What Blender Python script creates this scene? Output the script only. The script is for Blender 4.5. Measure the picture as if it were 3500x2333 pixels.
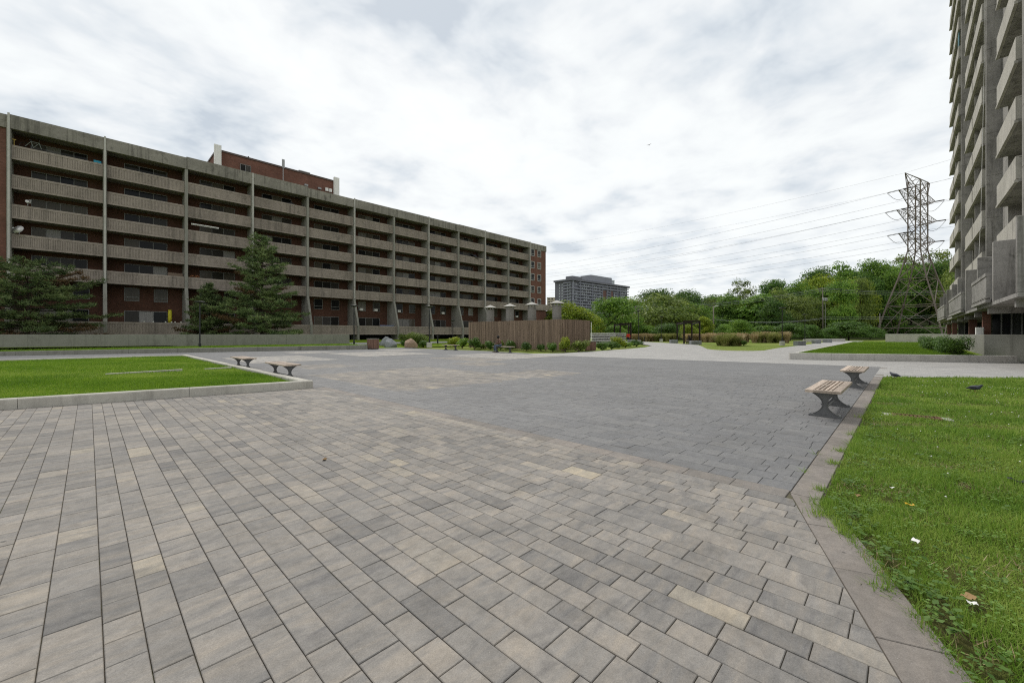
import bpy, bmesh, math, random
import numpy as np
from mathutils import Vector, Matrix
random.seed(7); rng = np.random.default_rng(7)
for o in list(bpy.data.objects): bpy.data.objects.remove(o)
scene = bpy.context.scene
col = scene.collection
R = math.radians
# ------------------------------------------------------------------ camera
# world: X runs along the right-hand vanishing line, Y along the left-hand one, Z up; camera 1.4 m above the paving
CAM_H = 1.4; LENS = 14.333; AX = math.atan2(1342.0, 1393.5)
SA, CA = math.sin(AX), math.cos(AX)
cam = bpy.data.cameras.new('camera'); camo = bpy.data.objects.new('camera', cam); col.objects.link(camo)
camo.location = (0, 0, CAM_H); camo.rotation_euler = (R(90), 0, AX - R(90))
cam.sensor_width = 36; cam.lens = LENS; cam.shift_y = -24.5/3500
cam.clip_start = .05; cam.clip_end = 6000
scene.camera = camo
# ------------------------------------------------------------------ world: daylight sky under broken cloud
SUN_AZ, SUN_EL = R(62), R(48)      # azimuth measured from +X towards +Y
world = bpy.data.worlds.new('World'); scene.world = world; world.use_nodes = True
def build_sky():
    nt = world.node_tree; nt.nodes.clear(); N = nt.nodes.new; L = nt.links.new
    out = N('ShaderNodeOutputWorld'); bg = N('ShaderNodeBackground'); L(bg.outputs[0], out.inputs[0])
    bg.inputs[1].default_value = .112
    sky = N('ShaderNodeTexSky'); sky.sky_type = 'NISHITA'; sky.sun_disc = False
    sky.sun_elevation = SUN_EL; sky.sun_rotation = R(90) - SUN_AZ
    sky.air_density = 1.0; sky.dust_density = 2.0; sky.ozone_density = 1.0
    tc = N('ShaderNodeTexCoord'); sep = N('ShaderNodeSeparateXYZ'); L(tc.outputs['Generated'], sep.inputs[0])
    def M(op, a, b=None, c=None):
        n = N('ShaderNodeMath'); n.operation = op
        for i, x in enumerate((a, b, c)):
            if x is None: continue
            if isinstance(x, (int, float)): n.inputs[i].default_value = x
            else: L(x, n.inputs[i])
        return n.outputs[0]
    z = M('MAXIMUM', sep.outputs[2], 0.0); zz = M('ADD', z, .13)
    px = M('DIVIDE', sep.outputs[0], zz); py = M('DIVIDE', sep.outputs[1], zz)
    cmb = N('ShaderNodeCombineXYZ'); L(px, cmb.inputs[0]); L(py, cmb.inputs[1])
    def noise(scale, detail, rough, dist, off=0):
        n = N('ShaderNodeTexNoise'); n.inputs['Scale'].default_value = scale; n.inputs['Detail'].default_value = detail
        n.inputs['Roughness'].default_value = rough; n.inputs['Distortion'].default_value = dist
        v = N('ShaderNodeVectorMath'); v.operation = 'ADD'; v.inputs[1].default_value = (off, off*.7, off*1.3)
        L(cmb.outputs[0], v.inputs[0]); L(v.outputs[0], n.inputs['Vector']); return n.outputs[0]
    n1 = noise(.62, 4, .55, .15, 4.7); n2 = noise(2.1, 5, .55, .25, 1.9); n3 = noise(5.0, 4, .5, .3, 8.2)
    mixn = M('ADD', M('MULTIPLY', n1, .36), M('ADD', M('MULTIPLY', n2, .42), M('MULTIPLY', n3, .22)))
    ramp = N('ShaderNodeValToRGB'); L(mixn, ramp.inputs[0]); e = ramp.color_ramp.elements
    e[0].position = .41; e[0].color = (8.1, 8.3, 8.3, 1); e[1].position = .60; e[1].color = (4.7, 5.25, 5.85, 1)
    m = e.new(.46); m.color = (7.8, 8.05, 8.08, 1); m = e.new(.50); m.color = (7.3, 7.55, 7.7, 1); m = e.new(.555); m.color = (6.0, 6.45, 6.85, 1)
    # thin pale haze of cloud towards the horizon, opening to a little blue higher up
    hz = M('POWER', M('SUBTRACT', 1.0, M('MINIMUM', M('MULTIPLY', z, 2.3), 1.0)), 2.0)
    mh = N('ShaderNodeMixRGB'); L(M('MULTIPLY', hz, .6), mh.inputs[0]); L(ramp.outputs[0], mh.inputs[1]); mh.inputs[2].default_value = (7.9, 8.15, 8.2, 1)
    cover = N('ShaderNodeMapRange'); L(mixn, cover.inputs[0]); cover.inputs[1].default_value = .30; cover.inputs[2].default_value = .42
    cover.inputs[3].default_value = .86; cover.inputs[4].default_value = .97
    mx = N('ShaderNodeMixRGB'); L(cover.outputs[0], mx.inputs[0]); L(sky.outputs[0], mx.inputs[1]); L(mh.outputs[0], mx.inputs[2])
    L(mx.outputs[0], bg.inputs[0])
build_sky()
sun = bpy.data.lights.new('sun', 'SUN'); sun.energy = 1.9; sun.angle = R(14); sun.color = (1, .96, .9)
suno = bpy.data.objects.new('sun', sun); col.objects.link(suno)
sd = Vector((math.cos(SUN_AZ)*math.cos(SUN_EL), math.sin(SUN_AZ)*math.cos(SUN_EL), math.sin(SUN_EL)))
suno.rotation_euler = sd.to_track_quat('Z', 'Y').to_euler()
suno.location = (0, 0, 80)
vs = scene.view_settings; vs.view_transform = 'Standard'; vs.look = 'None'; vs.gamma = 1; vs.exposure = 0.14
vs.use_curve_mapping = False
scene.cycles.max_bounces = 6; scene.cycles.diffuse_bounces = 3; scene.cycles.glossy_bounces = 3
scene.cycles.transmission_bounces = 4; scene.cycles.transparent_max_bounces = 6
scene.cycles.use_denoising = False
scene.cycles.filter_width = 1.15
# ------------------------------------------------------------------ helpers
def at(px, py_or_d, d=None):
    """ground position seen in photo column px at depth d (metres along the view axis)"""
    t = (px - 1750)/1393.5; d = py_or_d
    return (d*(CA + t*SA), d*(SA - t*CA))
def tag(o, label=None, cat=None, group=None, kind=None):
    if label: o['label'] = label
    if cat: o['category'] = cat
    if group: o['group'] = group
    if kind: o['kind'] = kind
    return o
def empty(name, loc=(0, 0, 0), rz=0, label=None, cat=None, group=None):
    o = bpy.data.objects.new(name, None); col.objects.link(o); o.location = loc; o.rotation_euler = (0, 0, rz)
    o.empty_display_size = .2
    return tag(o, label, cat, group)
def link(name, me, parent=None, loc=None, rz=None, scale=None):
    o = bpy.data.objects.new(name, me); col.objects.link(o)
    if parent is not None: o.parent = parent
    if loc is not None: o.location = loc
    if rz is not None: o.rotation_euler = (0, 0, rz)
    if scale is not None: o.scale = scale if hasattr(scale, '__len__') else (scale,)*3
    return o
def copy_tree(o, parent=None):
    c = o.copy(); col.objects.link(c)
    if parent is not None: c.parent = parent
    for ch in o.children: copy_tree(ch, c)
    return c
class MB:
    def __init__(s): s.v = []; s.f = []; s.mi = []
    def add(s, vs, fs, mi=0):
        b = len(s.v); s.v += [tuple(p) for p in vs]
        for f in fs: s.f.append(tuple(b+i for i in f)); s.mi.append(mi)
        return s
    def box(s, x0, x1, y0, y1, z0, z1, mi=0):
        return s.add([(x0,y0,z0),(x1,y0,z0),(x1,y1,z0),(x0,y1,z0),(x0,y0,z1),(x1,y0,z1),(x1,y1,z1),(x0,y1,z1)],
                     [(0,3,2,1),(4,5,6,7),(0,1,5,4),(1,2,6,5),(2,3,7,6),(3,0,4,7)], mi)
    def bbox(s, x0, x1, y0, y1, z0, z1, b, mi=0):
        """box with chamfered upper edges"""
        return s.add([(x0,y0,z0),(x1,y0,z0),(x1,y1,z0),(x0,y1,z0),(x0,y0,z1-b),(x1,y0,z1-b),(x1,y1,z1-b),(x0,y1,z1-b),
                      (x0+b,y0+b,z1),(x1-b,y0+b,z1),(x1-b,y1-b,z1),(x0+b,y1-b,z1)],
                     [(0,3,2,1),(8,9,10,11),(0,1,5,4),(1,2,6,5),(2,3,7,6),(3,0,4,7),(4,5,9,8),(5,6,10,9),(6,7,11,10),(7,4,8,11)], mi)
    def prism(s, poly, z0, z1, mi=0, bev=0):
        n = len(poly); a = sum(poly[i][0]*poly[(i+1)%n][1]-poly[(i+1)%n][0]*poly[i][1] for i in range(n))
        if a < 0: poly = poly[::-1]
        if bev:
            cx = sum(p[0] for p in poly)/n; cy = sum(p[1] for p in poly)/n
            ins = inset(poly, bev)
            vs = [(x,y,z0) for x,y in poly]+[(x,y,z1-bev) for x,y in poly]+[(x,y,z1) for x,y in ins]
            fs = [tuple(range(2*n, 3*n))]
            for i in range(n):
                j = (i+1) % n; fs += [(i,j,n+j,n+i),(n+i,n+j,2*n+j,2*n+i)]
            return s.add(vs, fs, mi)
        vs = [(x,y,z0) for x,y in poly]+[(x,y,z1) for x,y in poly]
        fs = [tuple(range(n-1,-1,-1)), tuple(range(n,2*n))]+[(i,(i+1)%n,n+(i+1)%n,n+i) for i in range(n)]
        return s.add(vs, fs, mi)
    def tube(s, p0, p1, r0, r1=None, n=8, mi=0, cap=True):
        p0 = Vector(p0); p1 = Vector(p1); r1 = r0 if r1 is None else r1
        d = (p1-p0); q = d.to_track_quat('Z','Y') if d.length > 1e-9 else Vector((0,0,1)).to_track_quat('Z','Y')
        vs = []
        for p, r in ((p0,r0),(p1,r1)):
            for i in range(n):
                a = 2*math.pi*i/n; vs.append(p + q @ Vector((math.cos(a)*r, math.sin(a)*r, 0)))
        fs = [(i,(i+1)%n,n+(i+1)%n,n+i) for i in range(n)]
        if cap: fs += [tuple(range(n-1,-1,-1)), tuple(range(n,2*n))]
        return s.add(vs, fs, mi)
    def path(s, pts, rs, n=6, mi=0):
        for i in range(len(pts)-1): s.tube(pts[i], pts[i+1], rs[i], rs[i+1], n, mi)
        return s
    def lathe(s, prof, n=20, c=(0,0,0), mi=0):
        vs = []; m = len(prof)
        for i in range(n):
            a = 2*math.pi*i/n
            for r, z in prof: vs.append((c[0]+r*math.cos(a), c[1]+r*math.sin(a), c[2]+z))
        fs = []
        for i in range(n):
            j = (i+1) % n
            for k in range(m-1): fs.append((i*m+k, j*m+k, j*m+k+1, i*m+k+1))
        if prof[0][0] > 1e-6: fs.append(tuple(i*m for i in range(n-1,-1,-1)))
        if prof[-1][0] > 1e-6: fs.append(tuple(i*m+m-1 for i in range(n)))
        return s.add(vs, fs, mi)
    def mesh(s, name, mats, smooth=False):
        me = bpy.data.meshes.new(name); me.from_pydata(s.v, [], s.f)
        if not isinstance(mats, (list, tuple)): mats = [mats]
        for m in mats: me.materials.append(m)
        if len(mats) > 1: me.polygons.foreach_set('material_index', s.mi)
        if smooth: me.polygons.foreach_set('use_smooth', [True]*len(me.polygons))
        me.update(); return me
    def build(s, name, mats, parent=None, smooth=False, loc=None, rz=None):
        return link(name, s.mesh(name, mats, smooth), parent, loc, rz)
def inset(poly, b):
    n = len(poly); out = []
    for i in range(n):
        p0, p1, p2 = Vector(poly[i-1]), Vector(poly[i]), Vector(poly[(i+1)%n])
        d1 = (p1-p0).normalized(); d2 = (p2-p1).normalized()
        n1 = Vector((-d1.y, d1.x)); n2 = Vector((-d2.y, d2.x)); m = n1+n2
        k = max(m.dot(n1), .35)
        out.append(tuple(p1 + m*(b/k)))
    return out
def clip(poly, a, b, c):
    """keep the part of poly where a*x+b*y<=c"""
    out = []; n = len(poly)
    for i in range(n):
        p, q = poly[i], poly[(i+1)%n]; fp = a*p[0]+b*p[1]-c; fq = a*q[0]+b*q[1]-c
        if fp <= 0: out.append(p)
        if fp*fq < 0:
            t = fp/(fp-fq); out.append((p[0]+(q[0]-p[0])*t, p[1]+(q[1]-p[1])*t))
    res = []
    for p in out:
        if not res or math.hypot(p[0]-res[-1][0], p[1]-res[-1][1]) > 2e-3: res.append(p)
    while len(res) > 1 and math.hypot(res[0][0]-res[-1][0], res[0][1]-res[-1][1]) < 2e-3: res.pop()
    return res if len(res) > 2 else []
def area(poly):
    n = len(poly); return abs(sum(poly[i][0]*poly[(i+1)%n][1]-poly[(i+1)%n][0]*poly[i][1] for i in range(n)))/2
def sheet(name, poly, z, mat, kind='structure', parent=None):
    me = bpy.data.meshes.new(name); n = len(poly)
    a = sum(poly[i][0]*poly[(i+1)%n][1]-poly[(i+1)%n][0]*poly[i][1] for i in range(n))
    if a < 0: poly = poly[::-1]
    zz = z if callable(z) else (lambda x, y: z)
    me.from_pydata([(x, y, zz(x, y)) for x, y in poly], [], [tuple(range(n))]); me.materials.append(mat); me.update()
    return tag(link(name, me, parent), kind=kind)
def quads_mesh(name, V, mat, k):
    """V: (n,k,3) array of separate k-gons"""
    n = len(V); me = bpy.data.meshes.new(name)
    me.vertices.add(n*k); me.vertices.foreach_set('co', np.ascontiguousarray(V, dtype=np.float32).reshape(-1))
    me.loops.add(n*k); me.loops.foreach_set('vertex_index', np.arange(n*k, dtype=np.int32))
    me.polygons.add(n); me.polygons.foreach_set('loop_start', np.arange(0, n*k, k, dtype=np.int32))
    me.polygons.foreach_set('loop_total', np.full(n, k, dtype=np.int32))
    me.materials.append(mat); me.update(calc_edges=True); return me
def smooth01(a, b, x):
    t = min(max((x-a)/(b-a), 0), 1); return t*t*(3-2*t)
# ------------------------------------------------------------------ materials
class Mat:
    def __init__(s, name, rough=.8, spec=.3):
        s.m = bpy.data.materials.new(name); s.m.use_nodes = True; s.nt = s.m.node_tree
        s.b = s.nt.nodes['Principled BSDF']; s.b.inputs['Roughness'].default_value = rough
        s.b.inputs['Specular IOR Level'].default_value = spec
    def N(s, t, **kw):
        n = s.nt.nodes.new(t)
        for k, v in kw.items(): setattr(n, k, v)
        return n
    def L(s, a, b): s.nt.links.new(a, b)
    def put(s, inp, x):
        if hasattr(x, 'is_output'): s.L(x, inp)
        elif isinstance(x, (int, float)): inp.default_value = x
        else: inp.default_value = (*x, 1) if len(x) == 3 and len(inp.default_value) == 4 else x
    def math(s, op, a, b=0.0, c=0.0):
        n = s.N('ShaderNodeMath', operation=op)
        for i, x in enumerate((a, b, c)): s.put(n.inputs[i], x)
        return n.outputs[0]
    def pos(s): return s.N('ShaderNodeNewGeometry').outputs['Position']
    def obj(s): return s.N('ShaderNodeTexCoord').outputs['Object']
    def rand(s, island=True):
        r = s.N('ShaderNodeObjectInfo').outputs['Random']
        if not island: return r
        return s.math('FRACT', s.math('ADD', r, s.N('ShaderNodeNewGeometry').outputs['Random Per Island']))
    def scaled(s, v, sc, off=None):
        n = s.N('ShaderNodeMapping'); s.L(v, n.inputs[0]); n.inputs['Scale'].default_value = sc if hasattr(sc,'__len__') else (sc,)*3
        if off is not None:
            c = s.N('ShaderNodeCombineXYZ'); s.L(off, c.inputs[0]); s.L(off, c.inputs[1]); s.L(off, c.inputs[2]); s.L(c.outputs[0], n.inputs['Location'])
        return n.outputs[0]
    def noise(s, v, scale, detail=3, rough=.55, dist=0.0):
        n = s.N('ShaderNodeTexNoise'); s.L(v, n.inputs['Vector']); n.inputs['Scale'].default_value = scale
        n.inputs['Detail'].default_value = detail; n.inputs['Roughness'].default_value = rough; n.inputs['Distortion'].default_value = dist
        return n.outputs[0]
    def ramp(s, f, stops, interp='LINEAR'):
        n = s.N('ShaderNodeValToRGB'); s.put(n.inputs[0], f); e = n.color_ramp.elements; n.color_ramp.interpolation = interp
        while len(e) > 1: e.remove(e[0])
        for i, (p, c) in enumerate(stops):
            c = (c, c, c) if isinstance(c, (int, float)) else c
            if i == 0: e[0].position = p; e[0].color = (*c, 1)
            else: x = e.new(p); x.color = (*c, 1)
        return n.outputs[0]
    def mix(s, f, a, b, mode='MIX'):
        n = s.N('ShaderNodeMixRGB', blend_type=mode); s.put(n.inputs[0], f); s.put(n.inputs[1], a); s.put(n.inputs[2], b); return n.outputs[0]
    def color(s, x): s.put(s.b.inputs['Base Color'], x); return s
    def rough(s, x): s.put(s.b.inputs['Roughness'], x); return s
    def bump(s, h, strength=.3, dist=.02):
        n = s.N('ShaderNodeBump'); s.L(h, n.inputs['Height']); n.inputs['Strength'].default_value = strength; n.inputs['Distance'].default_value = dist
        s.L(n.outputs[0], s.b.inputs['Normal']); return s
def m_plain(name, c, rough=.6, spec=.3, metal=0.0):
    m = Mat(name, rough, spec); m.b.inputs['Metallic'].default_value = metal
    n = m.noise(m.obj(), 6, 4); f = m.math('MULTIPLY_ADD', n, .5, .75)
    m.color(m.mix(1, c, f, 'MULTIPLY')); return m.m
def m_concrete(name, c, var=.5, streak=.35, scale=1.0, dark=(.07,.065,.055), rough=.9, island=False):
    m = Mat(name, rough, .15); p = m.pos()
    n1 = m.noise(p, .45*scale, 5, .6); n2 = m.noise(p, 5*scale, 5, .65); n3 = m.noise(p, 45*scale, 3, .6)
    f = m.math('ADD', m.math('MULTIPLY', n1, .7), m.math('ADD', m.math('MULTIPLY', n2, .35), m.math('MULTIPLY', n3, .2)))
    lo = tuple(x*(1-var*.75) for x in c); hi = tuple(min(x*(1+var*.65), .9) for x in c)
    base = m.ramp(f, [(.35, lo), (.62, c), (.9, hi)])
    if island:
        base = m.mix(1, base, m.math('MULTIPLY_ADD', m.rand(), .4, .8), 'MULTIPLY')
    if streak:
        st = m.noise(m.scaled(p, (1.6, 1.6, .10)), 1.7, 5, .65, .3)
        st2 = m.ramp(st, [(.52, 0), (.70, 1)])
        blot = m.ramp(m.noise(p, .9, 6, .7, .6), [(.56, 0), (.70, 1)])
        k = m.math('MINIMUM', m.math('ADD', m.math('MULTIPLY', st2, streak), m.math('MULTIPLY', blot, streak*.8)), 1)
        base = m.mix(k, base, dark)
    m.color(base); m.bump(m.math('ADD', n2, n3), .35, .02); return m.m
def m_brick(name, c1, c2, mortar):
    m = Mat(name, .9, .15); sp = m.N('ShaderNodeSeparateXYZ'); m.L(m.pos(), sp.inputs[0])
    cb = m.N('ShaderNodeCombineXYZ'); m.L(m.math('ADD', sp.outputs[0], sp.outputs[1]), cb.inputs[0]); m.L(sp.outputs[2], cb.inputs[1])
    b = m.N('ShaderNodeTexBrick'); m.L(cb.outputs[0], b.inputs['Vector']); b.inputs['Scale'].default_value = 1
    b.inputs['Brick Width'].default_value = .22; b.inputs['Row Height'].default_value = .075; b.inputs['Mortar Size'].default_value = .006
    b.inputs['Color1'].default_value = (*c1, 1); b.inputs['Color2'].default_value = (*c2, 1); b.inputs['Mortar'].default_value = (*mortar, 1)
    n = m.math('MULTIPLY_ADD', m.noise(m.pos(), .6, 5, .6), .9, .55)
    m.color(m.mix(1, b.outputs[0], n, 'MULTIPLY')); m.bump(b.outputs[1], -.3, .01); return m.m
def m_paver(name, stops, streak=.5, spots=True, rough=.85):
    m = Mat(name, rough, .25); r = m.rand(); p = m.pos()
    off = m.math('MULTIPLY', r, 90)
    base = m.ramp(r, stops, 'LINEAR')
    s1 = m.noise(m.scaled(p, (2.0, 8, 1), off), 1.1, 5, .65, .6)          # blended colour bands pressed across each stone
    s2 = m.noise(m.scaled(p, (3, 3, 1), off), 1.3, 3, .6)
    tint = m.ramp(s1, [(.30, (.66, .67, .70)), (.45, (.97, .97, .96)), (.58, (1.12, 1.08, 1.02)), (.74, (1.38, 1.29, 1.15))])
    base = m.mix(streak, base, m.mix(1, base, tint, 'MULTIPLY'))
    base = m.mix(1, base, m.math('MULTIPLY_ADD', s2, .36, .82), 'MULTIPLY')
    fine = m.noise(p, 150, 3, .75); base = m.mix(1, base, m.math('MULTIPLY_ADD', fine, .9, .55), 'MULTIPLY')
    mott = m.noise(p, 17, 5, .7, .5); base = m.mix(1, base, m.math('MULTIPLY_ADD', mott, .7, .65), 'MULTIPLY')
    grime = m.ramp(m.noise(p, 2.6, 6, .7, .8), [(.50, 0), (.68, 1)]); base = m.mix(m.math('MULTIPLY', grime, .28), base, (.10, .092, .08))
    big = m.noise(p, .35, 4, .6); base = m.mix(1, base, m.math('MULTIPLY_ADD', big, .5, .75), 'MULTIPLY')
    if spots:
        v = m.N('ShaderNodeTexVoronoi', feature='F1'); m.L(p, v.inputs['Vector']); v.inputs['Scale'].default_value = 3.4
        sz = m.math('MULTIPLY', m.math('POWER', v.outputs['Color'], 5.0), .13)
        k = m.math('LESS_THAN', m.math('ADD', v.outputs['Distance'], m.math('MULTIPLY', m.noise(p, 24, 2), .03)), m.math('ADD', sz, .026))
        base = m.mix(m.math('MULTIPLY', k, .55), base, (.05, .048, .045))
        v2 = m.N('ShaderNodeTexVoronoi', feature='F1'); m.L(p, v2.inputs['Vector']); v2.inputs['Scale'].default_value = 30
        k2 = m.math('LESS_THAN', v2.outputs['Distance'], .05); base = m.mix(m.math('MULTIPLY', k2, .5), base, (.5, .48, .45))
    m.color(base); m.bump(m.math('ADD', m.math('MULTIPLY', fine, .5), m.noise(p, 60, 3, .7)), .45, .004); return m.m
def m_farpave(name, stops, bw, rh, mortar, big=.5):
    m = Mat(name, .85, .25); p = m.pos(); sp = m.N('ShaderNodeSeparateXYZ'); m.L(p, sp.inputs[0])
    cb = m.N('ShaderNodeCombineXYZ'); m.L(sp.outputs[1], cb.inputs[0]); m.L(sp.outputs[0], cb.inputs[1])
    b = m.N('ShaderNodeTexBrick'); m.L(cb.outputs[0], b.inputs['Vector']); b.inputs['Scale'].default_value = 1
    b.inputs['Brick Width'].default_value = bw; b.inputs['Row Height'].default_value = rh; b.inputs['Mortar Size'].default_value = .006
    b.inputs['Color1'].default_value = (0, 0, 0, 1); b.inputs['Color2'].default_value = (1, 1, 1, 1); b.inputs['Mortar'].default_value = (.5,.5,.5,1)
    base = m.ramp(b.outputs[0], stops)
    n1 = m.noise(m.scaled(p, (1, 1.6, 1)), .35, 5, .65); base = m.mix(1, base, m.math('MULTIPLY_ADD', n1, big*2, 1-big), 'MULTIPLY')
    n2 = m.noise(m.scaled(p, (4, 1.2, 1)), 1.2, 3, .6); base = m.mix(1, base, m.math('MULTIPLY_ADD', n2, .4, .8), 'MULTIPLY')
    n3 = m.noise(p, 60, 2, .6); base = m.mix(1, base, m.math('MULTIPLY_ADD', n3, .3, .85), 'MULTIPLY')
    m.color(m.mix(m.math('MULTIPLY', b.outputs[1], .75), base, mortar)); return m.m
def m_leaf(name, dark, mid, light, trans=.35, rough=.55, scale=.35, objvar=.35):
    m = Mat(name, rough, .25); p = m.pos(); r = m.N('ShaderNodeNewGeometry').outputs['Random Per Island']
    n = m.noise(p, scale, 4, .6)
    f = m.math('ADD', m.math('MULTIPLY', n, .75), m.math('MULTIPLY', r, .35))
    c = m.ramp(f, [(.30, dark), (.55, mid), (.80, light)])
    ob = m.N('ShaderNodeObjectInfo').outputs['Random']
    c = m.mix(1, c, m.math('MULTIPLY_ADD', ob, objvar, 1-objvar/2), 'MULTIPLY')
    m.color(c)
    t = m.N('ShaderNodeBsdfTranslucent'); m.L(c, t.inputs[0]); mx = m.N('ShaderNodeMixShader'); mx.inputs[0].default_value = trans
    out = m.nt.nodes['Material Output']; m.L(m.b.outputs[0], mx.inputs[1]); m.L(t.outputs[0], mx.inputs[2]); m.L(mx.outputs[0], out.inputs[0]); return m.m
def m_wood(name, c, axis=(1, 12, 12), var=.5, rough=.7):
    m = Mat(name, rough, .2); r = m.rand(); v = m.scaled(m.obj(), axis, m.math('MULTIPLY', r, 40))
    g = m.noise(v, 2.2, 5, .6, .8)
    c1 = m.ramp(g, [(.3, tuple(x*(1-var) for x in c)), (.55, c), (.8, tuple(min(1, x*(1+var*.6)) for x in c))])
    c1 = m.mix(1, c1, m.math('MULTIPLY_ADD', r, .5, .75), 'MULTIPLY')
    m.color(c1); m.bump(g, .2, .004); return m.m
def m_glass(name, stops, rough=.10):
    m = Mat(name, rough, .14); r = m.rand(False)
    base = m.ramp(r, stops, 'CONSTANT')
    fold = m.noise(m.scaled(m.obj(), (9, 9, .4)), 1.5, 3, .5)
    m.color(m.mix(1, base, m.math('MULTIPLY_ADD', fold, 1.1, .45), 'MULTIPLY')); return m.m
def m_grassground(name, c1, c2, c3, scale=1.0):
    m = Mat(name, .95, .1); p = m.pos(); n = m.noise(p, .5*scale, 5, .65); n2 = m.noise(p, 9*scale, 4, .7); n3 = m.noise(p, 60*scale, 2, .7)
    f = m.math('ADD', m.math('MULTIPLY', n, .5), m.math('ADD', m.math('MULTIPLY', n2, .35), m.math('MULTIPLY', n3, .2)))
    m.color(m.ramp(f, [(.36, c1), (.53, c2), (.72, c3)])); m.bump(m.math('ADD', n2, n3), .8, .05); return m.m
CONC = m_concrete('weathered_concrete', (.265, .245, .212), .7, .7)
CONC_RIB = m_concrete('ribbed_precast', (.325, .275, .235), .5, .45)
CONC_FIN = m_concrete('fin_concrete', (.27, .26, .225), .4, .3)
CONC_TOWER = m_concrete('tower_concrete', (.29, .275, .255), .75, .7, 1.6)
CONC_TOWER_P = m_concrete('tower_parapet', (.42, .395, .35), .4, .34, 1.6)
CONC_LOW = m_concrete('low_wall_concrete', (.245, .24, .205), .3, .35)
CONC_KERB = m_concrete('kerb_concrete', (.47, .445, .39), .4, .3, 2.0)
CONC_PALE = m_concrete('pale_concrete', (.50, .48, .44), .35, .22, 2.0)
BRICK_SHADED = m_brick('brick_red_brown_shaded', (.088, .040, .026), (.13, .060, .040), (.09, .066, .052))  # same brick darkened, the shade of the balcony recesses put into its colour
BRICK_LIT = m_brick('brick_red_brown_lit', (.145, .065, .047), (.20, .09, .065), (.15, .11, .09))  # the same brick in its paler sunlit tone
GLASS = m_glass('window_glass', [(0, (.010, .011, .012)), (.28, (.04, .037, .030)), (.46, (.10, .088, .068)), (.60, (.016, .015, .014)), (.74, (.20, .19, .17)), (.82, (.06, .055, .05)), (.93, (.30, .29, .27))])
FRAME = m_plain('window_frame', (.22, .22, .21), .4, .4)
FRAME_W = m_plain('window_frame_white', (.5, .5, .48), .45, .4)
DARK = m_plain('void_shade', (.012, .012, .012), .9, .1)  # near-black colour standing in for the shade inside hollow places
BLACK = m_plain('black_metal', (.012, .013, .014), .45, .45)
STEEL = m_plain('galvanised_steel', (.33, .33, .32), .42, .5, .75)
LEGMET = m_plain('bench_leg_metal', (.14, .14, .14), .45, .5, .4)
PYLON = m_plain('pylon_steel', (.17, .135, .115), .7, .3, .1)
WHITE = m_plain('white_paint', (.78, .76, .72), .5, .3)
PAVE_L = m_paver('paver_blended', [(0, (.188, .178, .169)), (.12, (.218, .205, .192)), (.45, (.248, .231, .213)), (.70, (.264, .244, .223)), (.90, (.282, .258, .232)), (.985, (.306, .277, .238)), (1, (.38, .335, .265))], .8)
PAVE_D = m_paver('paver_charcoal', [(0, (.160, .158, .159)), (.5, (.173, .170, .170)), (1, (.188, .184, .181))], .22, True, .7)
PAVE_B = m_paver('paver_border_brown', [(0, (.20, .182, .165)), (.5, (.24, .215, .195)), (1, (.27, .24, .215))], .35)
BAND = m_paver('band_stone', [(0, (.20, .178, .158)), (.5, (.222, .197, .176)), (1, (.242, .215, .193))], .3)
FAR_D = m_farpave('far_charcoal_paving', [(0, (.178, .176, .177)), (1, (.205, .202, .199))], .40, .225, (.13, .13, .13), .22)
FAR_L = m_farpave('far_blended_paving', [(0, (.27, .262, .25)), (.5, (.33, .31, .285)), (1, (.40, .37, .325))], .33, .18, (.14, .13, .12), .35)
FAR_P = m_farpave('pale_path_paving', [(0, (.33, .322, .31)), (1, (.41, .395, .37))], .42, .21, (.25, .24, .23), .2)
def m_bed():
    m = Mat('joint_sand', .95, .1); p = m.pos(); n = m.noise(p, 1.3, 4, .6)
    m.color(m.mix(m.ramp(n, [(.55, 0), (.68, 1)]), (.125, .108, .086), (.095, .105, .035))); return m.m
BED = m_bed()
GRASS = m_leaf('lawn_blade', (.10, .20, .02), (.205, .335, .042), (.40, .48, .11), .4, .6, .9, .1)
GRASS2 = m_leaf('mown_lawn_blade', (.09, .185, .012), (.155, .275, .02), (.24, .35, .035), .35, .6, .5, .1)
GR_NEAR = m_grassground('lawn_soil', (.085, .068, .035), (.09, .10, .024), (.12, .16, .03), 1.6)
GR_LAWN = m_grassground('mown_turf', (.10, .16, .011), (.15, .22, .017), (.21, .28, .028), 1.0)
GR_FAR = m_grassground('meadow', (.11, .17, .022), (.17, .22, .04), (.30, .27, .10), .25)
SOIL = m_grassground('woodland_floor', (.02, .03, .008), (.035, .045, .012), (.05, .07, .02), .3)
LEAF_A = m_leaf('leaf_mid_green', (.035, .085, .010), (.14, .27, .032), (.34, .48, .075))
LEAF_B = m_leaf('leaf_dark_green', (.022, .058, .010), (.08, .165, .026), (.20, .32, .055))
LEAF_C = m_leaf('leaf_yellow_green', (.06, .105, .010), (.20, .275, .022), (.44, .47, .05))
LEAF_D = m_leaf('leaf_olive', (.045, .075, .014), (.16, .225, .04), (.35, .41, .09))
LEAF_S = m_leaf('shrub_leaf', (.035, .08, .014), (.09, .18, .028), (.18, .29, .05), .3, .5, 1.2)
NEEDLE = m_leaf('pine_needle', (.04, .075, .028), (.125, .18, .06), (.25, .30, .11), .15, .6, .5)
NEEDLE_BR = m_leaf('pine_needle_brown', (.07, .045, .02), (.11, .065, .03), (.15, .09, .04), .15, .7, .6)
STRAW = m_leaf('tall_grass_straw', (.26, .19, .09), (.44, .34, .19), (.58, .47, .29), .25, .7, 1.0)
STRAW_G = m_leaf('tall_grass_green', (.12, .16, .035), (.25, .27, .08), (.46, .40, .19), .3, .7, 1.0)
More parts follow.
